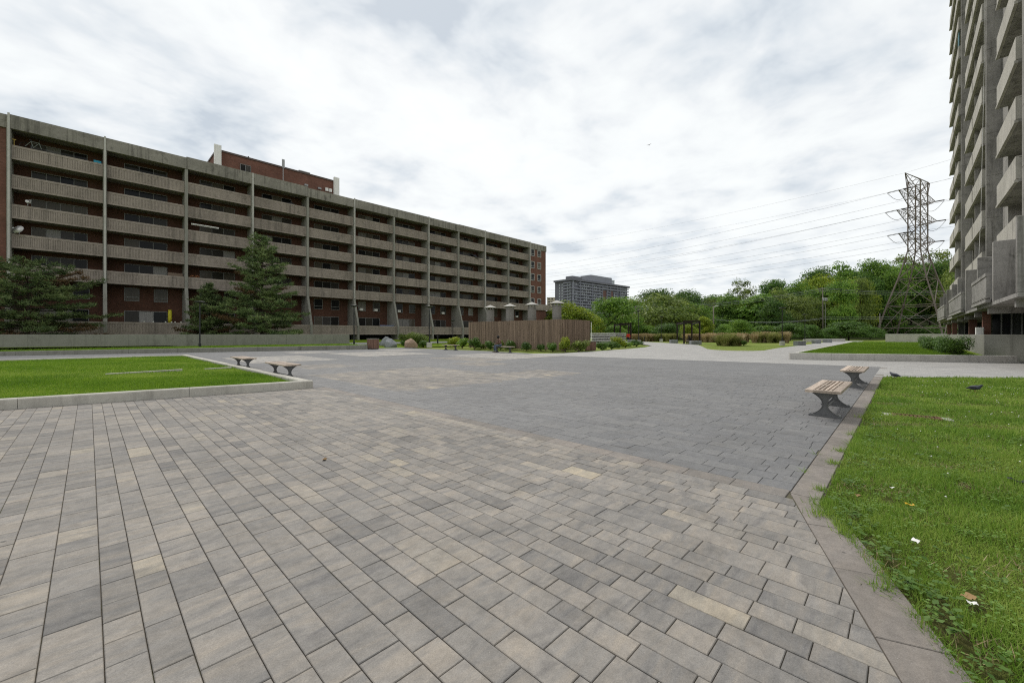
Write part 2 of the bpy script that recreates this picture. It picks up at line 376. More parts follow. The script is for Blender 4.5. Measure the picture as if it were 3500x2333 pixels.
BARK = m_wood('bark', (.085, .065, .05), (3, 3, .6), .5, .95)
POLEWOOD = m_wood('pole_wood', (.23, .205, .17), (6, 6, .4), .3, .9)
SLATWOOD = m_wood('fence_slat_wood', (.27, .195, .145), (8, 8, .35), .45, .85)
SEATWOOD = m_wood('bench_seat_wood', (.46, .375, .305), (1.2, 14, 14), .35, .75)
BINWOOD = m_wood('bin_slat_wood', (.22, .13, .095), (8, 8, .5), .4, .8)
PERGWOOD = m_wood('pergola_timber', (.022, .014, .012), (2, 2, 2), .4, .7)
STONE_G = m_concrete('grey_boulder', (.25, .26, .265), .6, .2, 2.5)
STONE_P = m_concrete('pink_boulder', (.34, .245, .175), .5, .2, 2.5)
# ------------------------------------------------------------------ terrain
def hill(x, y):
    d = x*CA + y*SA; l = x*SA - y*CA
    t = l/max(d, 1)
    return 13*smooth01(105, 230, d)*smooth01(.35, .85, t) + 3*smooth01(110, 240, d)
def back_rise(x, y):
    return .6*smooth01(36, 58, y)*smooth01(110, 80, x) if x < 110 else 0
def grid(name, x0, x1, y0, y1, nx, ny, zf, mat, kind='structure'):
    V = [(x0+(x1-x0)*i/nx, y0+(y1-y0)*j/ny) for j in range(ny+1) for i in range(nx+1)]
    F = [(j*(nx+1)+i, j*(nx+1)+i+1, (j+1)*(nx+1)+i+1, (j+1)*(nx+1)+i) for j in range(ny) for i in range(nx)]
    me = bpy.data.meshes.new(name); me.from_pydata([(x, y, zf(x, y)) for x, y in V], [], F); me.materials.append(mat)
    me.polygons.foreach_set('use_smooth', [True]*len(F)); me.update()
    return tag(link(name, me), kind=kind)
sheet('ground', [(-2500, -2500), (2500, -2500), (2500, 2500), (-2500, 2500)], -.09, GR_FAR)
grid('hillside', 60, 420, -190, 300, 46, 60, lambda x, y: hill(x, y)-.07 if x*CA+y*SA > 100 else -.3, SOIL)
grid('apartment_lawn', 18.6, 100, 38, 62, 40, 16, lambda x, y: back_rise(x, y)-.012, GR_LAWN)
sheet('apartment_ground', [(-40, 49), (19, 43.5), (19, 75), (-40, 75)], .45, GR_LAWN)
# path that passes in front of the apartment block
grid('footpath', 18.6, 60, 45.3, 48.4, 40, 3, lambda x, y: back_rise(x, y)+.012, FAR_P)
# ------------------------------------------------------------------ paving
DB = [(20.9, 19.4), (21.6, 14.1), (23.25, 2.7), (23.45, .73)]     # edge between charcoal and pale paving
GU, GV = 16.2, 20.2                                                # built stone by stone up to here
far_dark = [(GU, .73), (23.45, .73), (23.25, 2.7), (21.6, 14.1), (20.9, 18.8), (22.5, 19.4), (23.2, 25), (22.8, 33.5), (22.5, 43.4), (18.4, 43), (18.2, 36.2),
            (-14, 45.3), (-14, 33), (4.1, 30.6), (4.1, GV), (GU, GV)]
plaza_far = sheet('plaza_paving', far_dark, -.003, FAR_D)
pale = [(23.45, .73), (18.1, .73), (18.1, .47), (20.7, -2.75), (25, -11), (36, -11), (31.2, -4.1), (27.2, 4.62), (75, 5.5), (110, 6), (110, 10.4), (64.5, 9.5), (48.4, 9.3), (40.5, 8.75), (38.7, 9.2), (37.9, 10.6),
        (39, 12.3), (41, 13.6), (48, 16.4), (55, 19.3), (62.9, 25.9), (73.7, 36.5), (95, 60), (90, 62), (66, 38), (57, 29), (48.5, 22.6), (41.5, 20.1), (36, 19.1), (30, 18.6), (24.4, 18.2), (22.5, 19.4), (20.9, 18.8), (21.6, 14.1), (23.25, 2.7)]
sheet('pale_path', pale, .001, FAR_P)
for nm, x0, x1, y0, y1 in (('paving_panel', 16.3, 21.2, 15.8, 22), ('paving_panel', 12.0, 17.2, 24.2, 30.8), ('paving_panel', 5.4, 9.6, 22.5, 29), ('paving_panel', 10.4, 13.2, 31.5, 35.0), ('paving_panel', 17.6, 20.6, 30, 34)):
    tag(sheet(nm, [(x0, y0), (x1, y0), (x1, y1), (x0, y1)], .002, FAR_L), kind='structure')
# stone by stone
near = sheet('paving_bed', [(-4, -2.25), (.2, -.74), (2.27, .0), (4.28, .72), (4.30, .73), (GU, .73), (GU, GV), (4.05, GV), (4.05, 11.12), (-8, 13.3), (-8, 4)], -.009, BED)
PATCH = [(5.35, 10.15, 8.75, 14.75), (10.15, 12.35, 8.3, 10.5), (12.0, 14.0, 13.4, 15.7), (14.0, 16.2, 15.8, GV), (6.2, 8.1, 17.2, 19.4)]
def in_patch(x, y): return any(a <= x <= b and c <= y <= d for a, b, c, d in PATCH)
stones = []     # (poly, kind)
G = .0022
DL = ((.22-.724*0), 0)  # placeholder
# diagonal band: inner edge from (4.28,.724) to (2.27,.004)
bx, by = 4.28-2.27, .724-.004; bl = math.hypot(bx, by); NX, NY = by/bl, -bx/bl     # unit normal pointing to the lawn side
NC = NX*4.28 + NY*.724
def kline(v):  # left lawn's front kerb: v limit as function of u
    pass
KA = (-1.14, 12.08); KB = (4.066, 11.12); kx, ky = KB[0]-KA[0], KB[1]-KA[1]; kl = math.hypot(kx, ky); KNX, KNY = -ky/kl, kx/kl; KC = KNX*KA[0]+KNY*KA[1]
u = -3.2
rr = random.Random(3)
while u < 4.145:
    w = rr.choice((.138, .138, .196)); w = min(w, 4.15-u)
    if w < .05: break
    v = -2.6 - rr.random()*.4
    while v < 13.2:
        l = rr.choice((.19, .25, .25, .37, .37, .5)) if w > .15 else rr.choice((.19, .25, .25, .37, .37))
        poly = [(u+G, v+G), (u+w-G, v+G), (u+w-G, v+l-G), (u+G, v+l-G)]
        p = clip(poly, NX, NY, NC-.006); p = clip(p, KNX, KNY, KC-.006) if p else p
        if p and area(p) > 4e-4: stones.append((p, 'L', w, l))
        v += l
    u += w
# border course, then charcoal field
v = .74
while v < 11.1:
    l = .44; stones.append(([(4.15+G, v+G), (4.365-G, v+G), (4.365-G, min(v+l, 11.1)-G), (4.15+G, min(v+l, 11.1)-G)], 'B', .215, l)); v += l
u = 4.365
while u < GU-.05:
    w = .222; v = .735 - rr.random()*.4
    while v < GV:
        l = rr.choice((.44, .44, .44, .22)); v1 = min(v+l, GV); v0 = max(v, .735); cx, cy = u+w/2, (v0+v1)/2
        if in_patch(cx, cy):
            l = rr.choice((.25, .37, .5)); v1 = min(v+l, GV); k = 'P'
        else: k = 'D'
        if v1-v0 > .04: stones.append(([(u+G*.8, v0+G*.8), (u+w-G*.8, v0+G*.8), (u+w-G*.8, v1-G*.8), (u+G*.8, v1-G*.8)], k, w, l))
        v += l
    u += w
for v in np.arange(11.14, GV, .44): stones.append(([(4.10, v+G), (4.365-G, v+G), (4.365-G, min(v+.44, GV)-G), (4.10, min(v+.44, GV)-G)], 'D', .26, .44))
# band of larger stones along the near lawn
bandobj = sheet('lawn_edge_band', [(4.28, .73), (23.4, .73), (23.4, .50), (4.13, .50), (2.43, -.17), (.2, -.93), (.2, -.72), (2.27, .0)], -.012, BED)
u = 4.30; first = True
while u < 23.3:
    l = .55; stones.append(([(u+G, .515), (u+l-G, .515), (u+l-G, .728), (u+G, .728)], 'K', .21, l)); u += l
dxn, dyn = -bx/bl, -by/bl; pos = 0.0; P0 = Vector((4.28, .724)); W2 = .262
while pos < 4.4:
    l = .62; a = P0 + Vector((dxn, dyn))*(pos+G); b = P0 + Vector((dxn, dyn))*(pos+l-G); off = Vector((NX, NY))*W2
    poly = [tuple(a), tuple(b), tuple(b+off), tuple(a+off)]
    if pos == 0: poly[3] = (4.30-G, .515); poly = [(4.30-G, .724), poly[0], poly[1], poly[2], (4.18, .505), (4.30-G, .515)]; poly = [(4.295, .724), poly[2], poly[3], (4.19, .50), (4.295, .515)]
    stones.append((poly, 'K', .26, l)); pos += l
def proj(x, y, z=0):
    d = x*CA+y*SA; l = x*SA-y*CA
    if d < .4: return None
    return (1750+1393.5*l/d, 1142+1393.5*(CAM_H-z)/d)
def scr(poly):
    ps = [proj(*p) for p in poly]
    if any(p is None for p in ps): return 0
    cx = sum(p[0] for p in ps)/len(ps); cy = sum(p[1] for p in ps)/len(ps)
    if not (-30 < cx < 3530 and cy < 2360): return 0
    return area(ps)
order = sorted(range(len(stones)), key=lambda i: -scr(stones[i][0]))
big = set(order[:300]); SM = {'L': PAVE_L, 'B': PAVE_B, 'D': PAVE_D, 'P': PAVE_L, 'K': BAND}
shared = {}; joined = {k: MB() for k in SM}
for i, (poly, k, w, l) in enumerate(stones):
    zt = rr.uniform(-.0018, .0018)
    if i in big:
        n = len(poly); cx = sum(p[0] for p in poly)/n; cy = sum(p[1] for p in poly)/n
        loc = [(x-cx, y-cy) for x, y in poly]
        full = n == 4 and abs(area(poly)-(w-2*G)*(l-2*G)) < 1e-5
        key = (k, w, l) if full else None
        if key in shared and key: me = shared[key]
        else:
            me = MB().prism(loc, -.03, 0, 0, .003).mesh('paver', SM[k])
            if key: shared[key] = me
        o = link('edging_stone' if k == 'K' else 'paver', me, bandobj if k == 'K' else near, (cx, cy, zt))
        o.rotation_euler = (rr.uniform(-.003, .003), rr.uniform(-.003, .003), rr.uniform(-.002, .002))
    else:
        joined[k].prism(poly, -.02, zt, 0, .003)
for k, nm in (('L', 'blended_pavers'), ('B', 'border_pavers'), ('D', 'charcoal_pavers'), ('P', 'panel_pavers'), ('K', 'edging_stones')):
    if joined[k].v: tag(joined[k].build(nm, SM[k], bandobj if k == 'K' else near), kind='stuff')
# ------------------------------------------------------------------ kerbs
def kerb(name, p0, p1, w, z0, h0, h1, n, mat, label, side=1, cat='kerb'):
    """run of kerb stones p0->p1; face on the p0-p1 line, thickness to the left (side=1)"""
    p0, p1 = Vector(p0), Vector(p1); d = (p1-p0); L = d.length; d /= L; nn = Vector((-d.y, d.x))*side
    root = empty(name, (p0.x, p0.y, 0), 0, label, cat); root.rotation_euler = (0, 0, math.atan2(d.y, d.x))
    for i in range(n):
        a, b = L*i/n+.004, L*(i+1)/n-.004; ha, hb = h0+(h1-h0)*i/n, h0+(h1-h0)*(i+1)/n; c = .018
        y = lambda t: t*w*side
        prof = [(0, z0), (0, None, c), (c/w, None, 0), (1-c/w, None, 0), (1, None, c), (1, z0)]
        vs = []
        for X, hh in ((a, ha), (b, hb)):
            for q in prof: vs.append((X, y(q[0]), q[1] if q[1] is not None else hh-q[2]))
        m = len(prof); fs = [(j, j+1, m+j+1, m+j) if side < 0 else (j, m+j, m+j+1, j+1) for j in range(m-1)]
        fs += [tuple(range(m)), tuple(range(2*m-1, m-1, -1))]
        MB().add(vs, fs).build('kerb_stone', mat, root)
    return root
e1 = Vector(KA)+(Vector(KA)-Vector(KB))*1.4
kerb('lawn_kerb', KB, e1, .22, -.03, .19, .19, 5, CONC_KERB, 'low pale concrete kerb along the front of the left lawn', -1)
kerb('lawn_kerb', (4.07, 31), (4.066, 11.34), .22, -.03, .19, .19, 8, CONC_KERB, 'low pale concrete kerb beside the two benches at the left lawn', -1)
kerb('lawn_kerb', (-14, 32.6), (4.05, 31.05), .25, -.03, .17, .17, 8, CONC_KERB, 'low pale concrete kerb along the back of the left lawn', -1)
kerb('bed_kerb', (18.0, 36.0), (-14, 45.1), .35, -.03, .40, .22, 12, CONC_LOW, 'long grey concrete kerb below the planted bed and low wall at left', -1)
kerb('bed_kerb', (17.97, 39.8), (18.0, 36.36), .35, -.03, .42, .40, 1, CONC_LOW, 'short end of the grey bed kerb beside the timber bin', -1)
kerb('planter_kerb', (27.16, 4.6), (34.2, -11), .30, -.03, .36, .36, 9, CONC_PALE, 'pale concrete kerb facing the path, in front of the raised right lawn')
kerb('planter_kerb', (75, 5.5), (27.45, 4.62), .28, -.03, .36, .36, 14, CONC_PALE, 'long pale kerb of the raised right lawn running back along the pale path')
# ------------------------------------------------------------------ lawns
def blades(name, pts, hts, wid, mat, lean=.6, parent=None):
    n = len(pts); a = rng.random(n)*2*math.pi; la = rng.random(n)*2*math.pi; lm = rng.random(n)*lean
    P = np.asarray(pts, float); hts = np.asarray(hts); wid = np.asarray(wid)*np.ones(n)
    dx, dy = np.cos(a)*wid/2, np.sin(a)*wid/2
    V = np.zeros((n, 3, 3)); V[:, 0] = P; V[:, 1] = P; V[:, 2] = P
    V[:, 0, 0] -= dx; V[:, 0, 1] -= dy; V[:, 1, 0] += dx; V[:, 1, 1] += dy
    V[:, 2, 0] += np.cos(la)*lm*hts; V[:, 2, 1] += np.sin(la)*lm*hts; V[:, 2, 2] += hts*(1-lm*.35)
    o = link(name, quads_mesh(name, V, mat, 3), parent); return tag(o, kind='stuff')
def inpoly(P, poly):
    x, y = P[:, 0], P[:, 1]; ins = np.zeros(len(P), bool); n = len(poly)
    for i in range(n):
        x0, y0 = poly[i]; x1, y1 = poly[(i+1)%n]
        c = ((y0 > y) != (y1 > y)); t = np.where(c, (x1-x0)*(y-y0)/((y1-y0) if y1 != y0 else 1e-9)+x0, 0); ins ^= c & (x < t)
    return ins
def scatter(poly, n):
    q = np.array(poly); lo, hi = q.min(0), q.max(0); P = lo+rng.random((n, 2))*(hi-lo); return P[inpoly(P, poly)]
LAWN_R = [(4.14, .50), (18.1, .49), (20.65, -2.75), (24.5, -10.6), (12, -10), (2, -3), (.2, -1.2), (.2, -.95), (2.43, -.18)]
DIRT = [(3.65, .17, .2, .06), (2.6, -.27, .2, .06), (3.0, .0, .2, .05), (2.95, -.13, .30, .07), (3.25, -.27, .26, .06), (4.05, .28, .22, .06), (3.45, .06, .24, .05), (3.5, -.2, .16, .05), (2.7, -.2, .2, .05), (4.7, .1, .12, .05), (5.6, -.4, .2, .08)]
sheet('lawn', LAWN_R, -.012, GR_NEAR)
def hz2(P, s, o=0): return np.sin(P[:, 0]*s+o)*np.sin(P[:, 1]*s*1.3+o*2)+np.sin(P[:, 0]*s*2.3+P[:, 1]*s*1.7+o)
def dirtmask(P):
    k = np.ones(len(P), bool)
    for x, y, a, b in DIRT: k &= (((P[:, 0]-x)/a)**2+((P[:, 1]-y)/b)**2) >.25+1.1*rng.random(len(P))**1.5
    return k
LP = []; LH = []; LW = []
for (u0, u1, vmin, dens, hh, ww) in ((.2, 4.2, -1.3, 16000, .042, .0048), (4.2, 7.5, -1.9, 7500, .045, .007), (7.5, 12, -2.8, 3200, .05, .011), (12, 24, -6, 1100, .06, .02)):
    P = np.column_stack([u0+rng.random(int((u1-u0)*(.5-vmin)*dens))*(u1-u0), vmin+rng.random(int((u1-u0)*(.5-vmin)*dens))*(.5-vmin)])
    P = P[inpoly(P, LAWN_R)]; P = P[dirtmask(P)]; P = P[~((np.abs(P[:, 0]-9.74) < .15) & (np.abs(P[:, 1]+.14) < .30))]
    P = P[hz2(P, 9, 1)+rng.random(len(P))*1.6 > -1.2]
    edge = (P[:, 1] > .40) & (P[:, 0] > 4); h = hh*(.5+rng.random(len(P)))*(1+.45*np.clip(hz2(P, 2.1), -1, 1.3)); h[edge] *= 1.25
    LP.append(np.column_stack([P, np.full(len(P), -.012)])); LH.append(h); LW.append(np.full(len(P), ww)*(.7+.6*rng.random(len(P))))
blades('lawn_grass', np.concatenate(LP), np.concatenate(LH), np.concatenate(LW), GRASS, 1.3)
# broad leaved weeds and clover along the edge of the lawn
def leaves(name, C, size, mat, flat=.6, parent=None, k=4, aspect=.6):
    """leaf shaped quads: C centres (n,3)"""
    n = len(C); az = rng.random(n)*2*math.pi; tilt = (rng.random(n)-.5)*2*(1-flat)*1.57+ (rng.random(n)-.5)*.4
    s = np.asarray(size)*np.ones(n)*(.6+.8*rng.random(n))
    ax = np.column_stack([np.cos(az)*np.cos(tilt), np.sin(az)*np.cos(tilt), np.sin(tilt)]); sd = np.column_stack([-np.sin(az), np.cos(az), (rng.random(n)-.5)*.8*(1-flat)])
    V = np.zeros((n, 4, 3)); V[:, 0] = C-ax*s[:, None]*.5; V[:, 1] = C+sd*s[:, None]*aspect*.5; V[:, 2] = C+ax*s[:, None]*.5; V[:, 3] = C-sd*s[:, None]*aspect*.5
    return V
WEED = m_leaf('broad_weed_leaf', (.08, .16, .03), (.13, .23, .045), (.20, .30, .07), .3, .5, 2.0)
Cs = []
for i in range(150):
    if i < 70: x = rng.uniform(2.2, 4.3); y = -.18+(x-2.43)*.375 - abs(rng.normal(0, .13))-.03
    elif i < 110: x = rng.uniform(4.2, 11); y = .46-abs(rng.normal(0, .1))
    else: x = rng.uniform(2.5, 9); y = rng.uniform(-.133*x-.2, .4)
    m = rng.integers(4, 10); r = rng.uniform(.015, .045)
    if y > min(.46, -.18+(x-2.43)*.394)-.02: continue
    Cs.append(np.column_stack([x+rng.normal(0, r, m), y+rng.normal(0, r, m), .02+rng.random(m)*.04]))
V = leaves('w', np.concatenate(Cs), .032, WEED, .75, aspect=.75); tag(link('lawn_weeds', quads_mesh('lawn_weeds', V, WEED, 4)), kind='stuff')
Cs = []
for i in range(420):
    x = rng.uniform(2.4, 13); y = rng.uniform(-.14*x-.3, .42)
    if y > min(.44, -.18+(x-2.43)*.394)-.04: continue
    m = rng.integers(8, 22); r = rng.uniform(.02, .07); Cs.append(np.column_stack([x+rng.normal(0, r, m), y+rng.normal(0, r, m), .012+rng.random(m)*.03]))
V = leaves('c', np.concatenate(Cs), .017, WEED, .8, aspect=.9); tag(link('lawn_clover', quads_mesh('lawn_clover', V, WEED, 4)), kind='stuff')
P = np.column_stack([rng.uniform(2.2, 14, 26000), rng.uniform(-2.4, .48, 26000)]); P = P[inpoly(P, LAWN_R)]; P = P[hz2(P, 3.1, 2.2)+rng.random(len(P)) > 1.25]
blades('dry_lawn_blades', np.column_stack([P, np.full(len(P), -.01)]), .035+.035*rng.random(len(P)), .006, STRAW, 1.6)
# tufts leaning over the edging stones
Tp = []; 
for x, y, n, r in ((3.95, .46, 130, .05), (4.55, .55, 60, .03), (5.6, .55, 90, .04), (6.25, .56, 80, .04), (4.2, .50, 90, .05), (3.7, .32, 60, .04), (7.4, .53, 60, .05), (9.0, .53, 60, .06), (5.05, .735, 14, .02), (5.9, .735, 10, .02), (3.02, .1, 40, .03)):
    Tp.append(np.column_stack([x+rng.normal(0, r, n), y+rng.normal(0, r*.8, n), np.full(n, -.01)]))
Tp = np.concatenate(Tp); blades('edge_tufts', Tp, .05+rng.random(len(Tp))*.05, .007, GRASS, 1.5)
# clover heads
Cl = np.column_stack([rng.uniform(10.5, 17.5, 230), rng.uniform(-2.6, -.2, 230), np.full(230, .05)]); Cl = Cl[(hz2(Cl, 1.7, .4)+rng.random(230)*.5) > .55]
Cl = np.concatenate([Cl, np.column_stack([rng.uniform(5, 11, 16), rng.uniform(-1.4, .3, 16), np.full(16, .03)])])
mb = MB()
for c in Cl: mb.lathe([(0, 0), (.008, .006), (0, .014)], 5, tuple(c))
tag(mb.build('clover_flowers', WHITE), kind='stuff')
# left lawn, gently domed
def llz(x, y): return .13 + .09*smooth01(11.4, 18, y)*smooth01(31, 22, y)*smooth01(4.4, 0, x)
LAWN_L = [(-13.8, 32.4), (3.84, 30.9), (3.85, 11.45), (-8.3, 13.65), (-13.8, 14.7)]
def lawn_bed():
    nx, ny = 30, 30; V = []; fx = lambda x: 11.45+(3.85-x)*.1811; bx_ = lambda x: 30.9+(3.84-x)*.085
    for jj in range(ny+1):
        for ii in range(nx+1):
            x = -13.8+17.65*ii/nx; y = fx(x)+(bx_(x)-fx(x))*jj/ny; V.append((x, y, llz(x, y)-.02))
    F = [(b*(nx+1)+a, b*(nx+1)+a+1, (b+1)*(nx+1)+a+1, (b+1)*(nx+1)+a) for b in range(ny) for a in range(nx)]
    me = bpy.data.meshes.new('lawn_bed'); me.from_pydata(V, [], F); me.materials.append(GR_LAWN); me.update(); tag(link('lawn_bed', me), kind='structure')
lawn_bed()
P = np.concatenate([scatter(LAWN_L, 190000), scatter([(-4, 14), (-3, 12.8), (3.85, 11.45), (3.85, 15), (-4, 17)], 50000)])
t = (P[:, 0]*SA-P[:, 1]*CA)/(P[:, 0]*CA+P[:, 1]*SA); P = P[(t > -1.42)]
P3 = np.column_stack([P, [llz(x, y)-.03 for x, y in P]])
blades('lawn_grass', P3, .06*(.6+.8*rng.random(len(P3)))*(1+.25*hz2(P, .8)), .016, GRASS2, .9)
for (x0, y0, x1, y1) in ((-2.4, 15.9, -1.55, 15.95), (.35, 17.2, 2.2, 17.6), (2.9, 18.1, 3.75, 18.3)):
    MB().prism([(x0, y0), (x1, y1), (x1, y1+.12), (x0, y0+.12)], .1, llz((x0+x1)/2, y0)+.022).build('buried_kerb', CONC_KERB, bpy.data.objects['lawn_bed'])
# raised lawn at right
LAWN_P = [(27.5, 4.3), (75, 5.2), (78, -2.4), (28, -2.4), (31.5, -9), (34, -10.8), (33.9, -10.9), (30.7, -3.9)]
LAWN_P = [(27.6, 4.35), (75, 5.2), (78, -2.6), (31.4, -2.6), (34.4, -9), (34.3, -10.6), (27.55, 4.2)]
sheet('raised_lawn', [(27.5, 4.4), (75, 5.3), (80, -3.5), (60, -3.5), (36, -11), (34.4, -11)], .33, GR_LAWN)
P = np.concatenate([scatter([(27.6, 4.3), (46, 4.6), (46, -2.6), (30.6, -2.6)], 90000), scatter([(46, 4.6), (75, 5.2), (78, -2.6), (46, -2.6)], 26000)])
blades('raised_lawn_grass', np.column_stack([P, np.full(len(P), .32)]), .07*(.6+.8*rng.random(len(P))), .04, GRASS2, .9)
# bed behind the long kerb
bedz = lambda x, y: .25+.16*smooth01(-14, 18, x)
def bed():
    k0, k1 = Vector((18, 36.3)), Vector((-14, 45.4)); w0, w1 = Vector((18.6, 41.2)), Vector((-14, 50.4)); V = []; n = 16
    for i in range(n+1):
        a = k0.lerp(k1, i/n); b = w0.lerp(w1, i/n); V += [(a.x, a.y, bedz(a.x, 0)-.03), (b.x, b.y, bedz(a.x, 0)+.03)]
    me = bpy.data.meshes.new('planted_bed'); me.from_pydata(V, [], [(2*i, 2*i+1, 2*i+3, 2*i+2) for i in range(n)]); me.materials.append(GR_LAWN); me.update()
    tag(link('planted_bed', me), kind='structure')
    P = scatter([(18, 36.5), (18.5, 41), (-12, 49.4), (-12, 45.2)], 60000)
    blades('bed_grass', np.column_stack([P, [bedz(x, 0)-.03 for x, y in P]]), .09*(.5+rng.random(len(P))), .04, GRASS2, .9)
bed()
# ------------------------------------------------------------------ long apartment block at left
def part(root, name, mb, mat, smooth=False, parent=None):
    o = mb.build(name, mat, parent or root, smooth)
    if parent is None: o.location = -Vector(root.location)
    return o
FV = 58.6; BU = [-5.36+6.51*k for k in range(12)]; BU[0] = -5.02; ZB = [6.66+2.695*i for i in range(5)]; BW = 60.45
block = empty('apartment_block', (33, FV, .5), 0, 'long seven storey brown brick and ribbed concrete apartment block with balconies', 'building')
def rib_panel(w, h, name, mat):
    m = MB(); t = .10
    m.box(0, w, .036, t+.06, 0, h)                       # backing
    m.box(0, w, 0, .036, h-.20, h); m.box(0, w, 0, .036, 0, .13); m.box(-.0, .12, 0, .036, .13, h-.2); m.box(w-.12, w, 0, .036, .13, h-.2)
    n = int((w-.24)/.115); p = (w-.24)/n
    for i in range(n): m.box(.12+p*i+.028, .12+p*(i+1)-.004, .006, .036, .15, h-.235)
    m.box(-.01, w+.01, -.03, 0, -.06, .07)              # slab nib under the panel
    return m.mesh(name, mat)
PW = 6.51-.30
me_panel = rib_panel(PW, 1.24, 'balcony_panel', CONC_RIB)
me_slab = MB().box(0, PW, .13, 1.85, 0, .19).mesh('balcony_slab', CONC)
me_frame = {}
def win_meshes(w, h, n, fr=.05, fmat=None):
    """frame mesh + pane mesh for a window w x h with n lights, local origin bottom left, facing -Y"""
    key = (round(w, 2), round(h, 2), n, fmat is None)
    if key in me_frame: return me_frame[key]
    m = MB(); m.box(0, w, -.05, .03, 0, fr); m.box(0, w, -.05, .03, h-fr, h)
    for i in range(n+1):
        x = (w-fr)*i/n; m.box(x, x+fr, -.046, .03, fr, h-fr)
    pw = (w-fr)/n-fr
    p = MB().add([(0, 0, 0), (pw, 0, 0), (pw, 0, h-2*fr), (0, 0, h-2*fr)], [(0, 1, 2, 3)])
    me_frame[key] = (m.mesh('window', fmat or FRAME), p.mesh('pane', GLASS), pw+fr, fr); return me_frame[key]
def window(root, x, y, z, w, h, n, rloc, name='window', frame=None):
    fm, pm, st, fr = win_meshes(w, h, n, .05 if frame is None else .09, frame)
    o = link(name, fm, root, Vector((x, y, z))-rloc)
    for i in range(n): link('pane', pm, o, (fr+i*st, 0, fr))
    return o
rl = Vector(block.location)
ac_me = MB().box(0, .55, -.32, .02, 0, .36).box(.04, .51, -.335, -.32, .04, .32).mesh('air_conditioner', WHITE)
rw = random.Random(11)
for k in range(11):
    x0 = BU[k]+.15
    for z in ZB:
        p = link('balcony_panel', me_panel, block, Vector((x0, FV+.05, z))-rl, None, (.945, 1, 1) if k == 0 else None); link('balcony_slab', me_slab, p, (0, 0, .0))
        n = 4 if k == 0 else 3; w = 3.74 if k == 0 else 3.55
        window(block, BU[k]+(1.2 if k == 0 else 1.5), BW-.02, z+.22, w, 2.12, n, rl)
    # ground floor terrace and the two storeys below the balconies
    p = link('balcony_panel', me_panel, block, Vector((x0, 57.3, 1.42))-rl, None, (.945, 1, 1) if k == 0 else None); link('balcony_slab', me_slab, p, (0, 0, .0), None, (1, 1.72, 1))
    window(block, BU[k]+1.5, BW-.02, 1.75, 3.55, 2.2, 3, rl)
    for j, xo in enumerate((1.5, 3.9)):
        wd = window(block, BU[k]+xo, BW-.02, 5.0, 1.2, 1.45, 1, rl)
        MB().box(.05, 1.15, -.045, .02, .40, .45).build('sash_rail', FRAME, wd)
        if rw.random() < .35: link('air_conditioner', ac_me, wd, (.12, 0, .05))
wall = MB().box(BU[0], BU[11], BW, BW+.25, .3, 20.2); part(block, 'brick_wall', wall, BRICK_SHADED)
part(block, 'undercroft_shade_wall', MB().box(BU[0], BU[11]+7, 59.2, 59.4, .1, 1.42), DARK)  # shade of the open gap below the terraces, painted as a black wall
for k, x in enumerate(BU):
    prof = [(57.12, .2), (57.12, 2.66), (58.42, 6.62), (58.42, 20.05), (BW-.003, 20.05), (BW-.003, .2)]
    m = MB(); n = len(prof); vs = [(x-.14, a, b) for a, b in prof]+[(x+.14, a, b) for a, b in prof]
    m.add(vs, [tuple(range(n)), tuple(range(2*n-1, n-1, -1))]+[(i, n+i, n+(i+1)%n, (i+1)%n) for i in range(n)])
    f = part(block, 'fin_wall', m, CONC_FIN)
    if k % 2 == 1 or k == 0: part(block, 'edge_strip', MB().box(x-.07, x+.07, 58.30, 58.415, 6.7, 21.42), CONC_PALE, parent=f)
for k in range(11):
    zt = 21.32+(0, .0, .1, .1, -.05, 0, .02, 0, .05, 0, 0)[k]
    part(block, 'roof_fascia', MB().box(BU[k]+.006, BU[k+1]-.006, 58.36, 58.72, 20.06, zt), CONC)
part(block, 'roof_slab', MB().box(BU[0]-9, BU[11]+5.6, 58.73, 76, 20.25, 20.9), CONC)
part(block, 'rear_wall', MB().box(BU[0]-9, BU[11]+5.6, 61.0, 76, .2, 20.24), BRICK_SHADED)
# brick ends
e = part(block, 'brick_end', MB().box(BU[11]+.15, 71.9, 58.62, 60.98, .3, 20.05), BRICK_LIT)
part(block, 'end_fascia', MB().box(BU[11]+.0, 72.0, 58.5, 58.9, 20.06, 21.3), CONC)
part(block, 'end_fascia', MB().box(BU[0]-9, BU[0]-.006, 58.45, 58.9, 20.06, 21.25), CONC)
part(block, 'brick_end', MB().box(BU[0]-9, BU[0]-.16, 58.6, 60.98, .3, 20.05), BRICK_LIT)
for i in range(5):
    for x in (66.75, 69.0):
        wd = window(block, x, 58.6, 7.8+2.68*i, 1.15, 1.5, 1, rl, 'window', FRAME_W)
        MB().box(.05, 1.10, -.045, .02, .42, .47).build('sash_rail', FRAME_W, wd)
part(block, 'end_panel', MB().box(BU[11]+.15, 73.4, 58.3, 58.5, 6.75, 8.05), CONC_RIB)
part(block, 'end_slab', MB().box(BU[11]+.15, 73.3, 58.5, 60.4, 6.8, 7.0), CONC)
prof = [(57.12, .2), (57.12, 2.66), (58.35, 6.74), (BW, 6.74), (BW, .2)]; n = 5
part(block, 'fin_wall', MB().add([(73.1, a, b) for a, b in prof]+[(73.38, a, b) for a, b in prof], [tuple(range(n)), tuple(range(2*n-1, n-1, -1))]+[(i, n+i, n+(i+1)%n, (i+1)%n) for i in range(n)]), CONC_FIN)
part(block, 'end_parapet', MB().box(BU[11]+.15, 73.1, 57.3, 57.45, 1.4, 2.62), CONC_RIB)
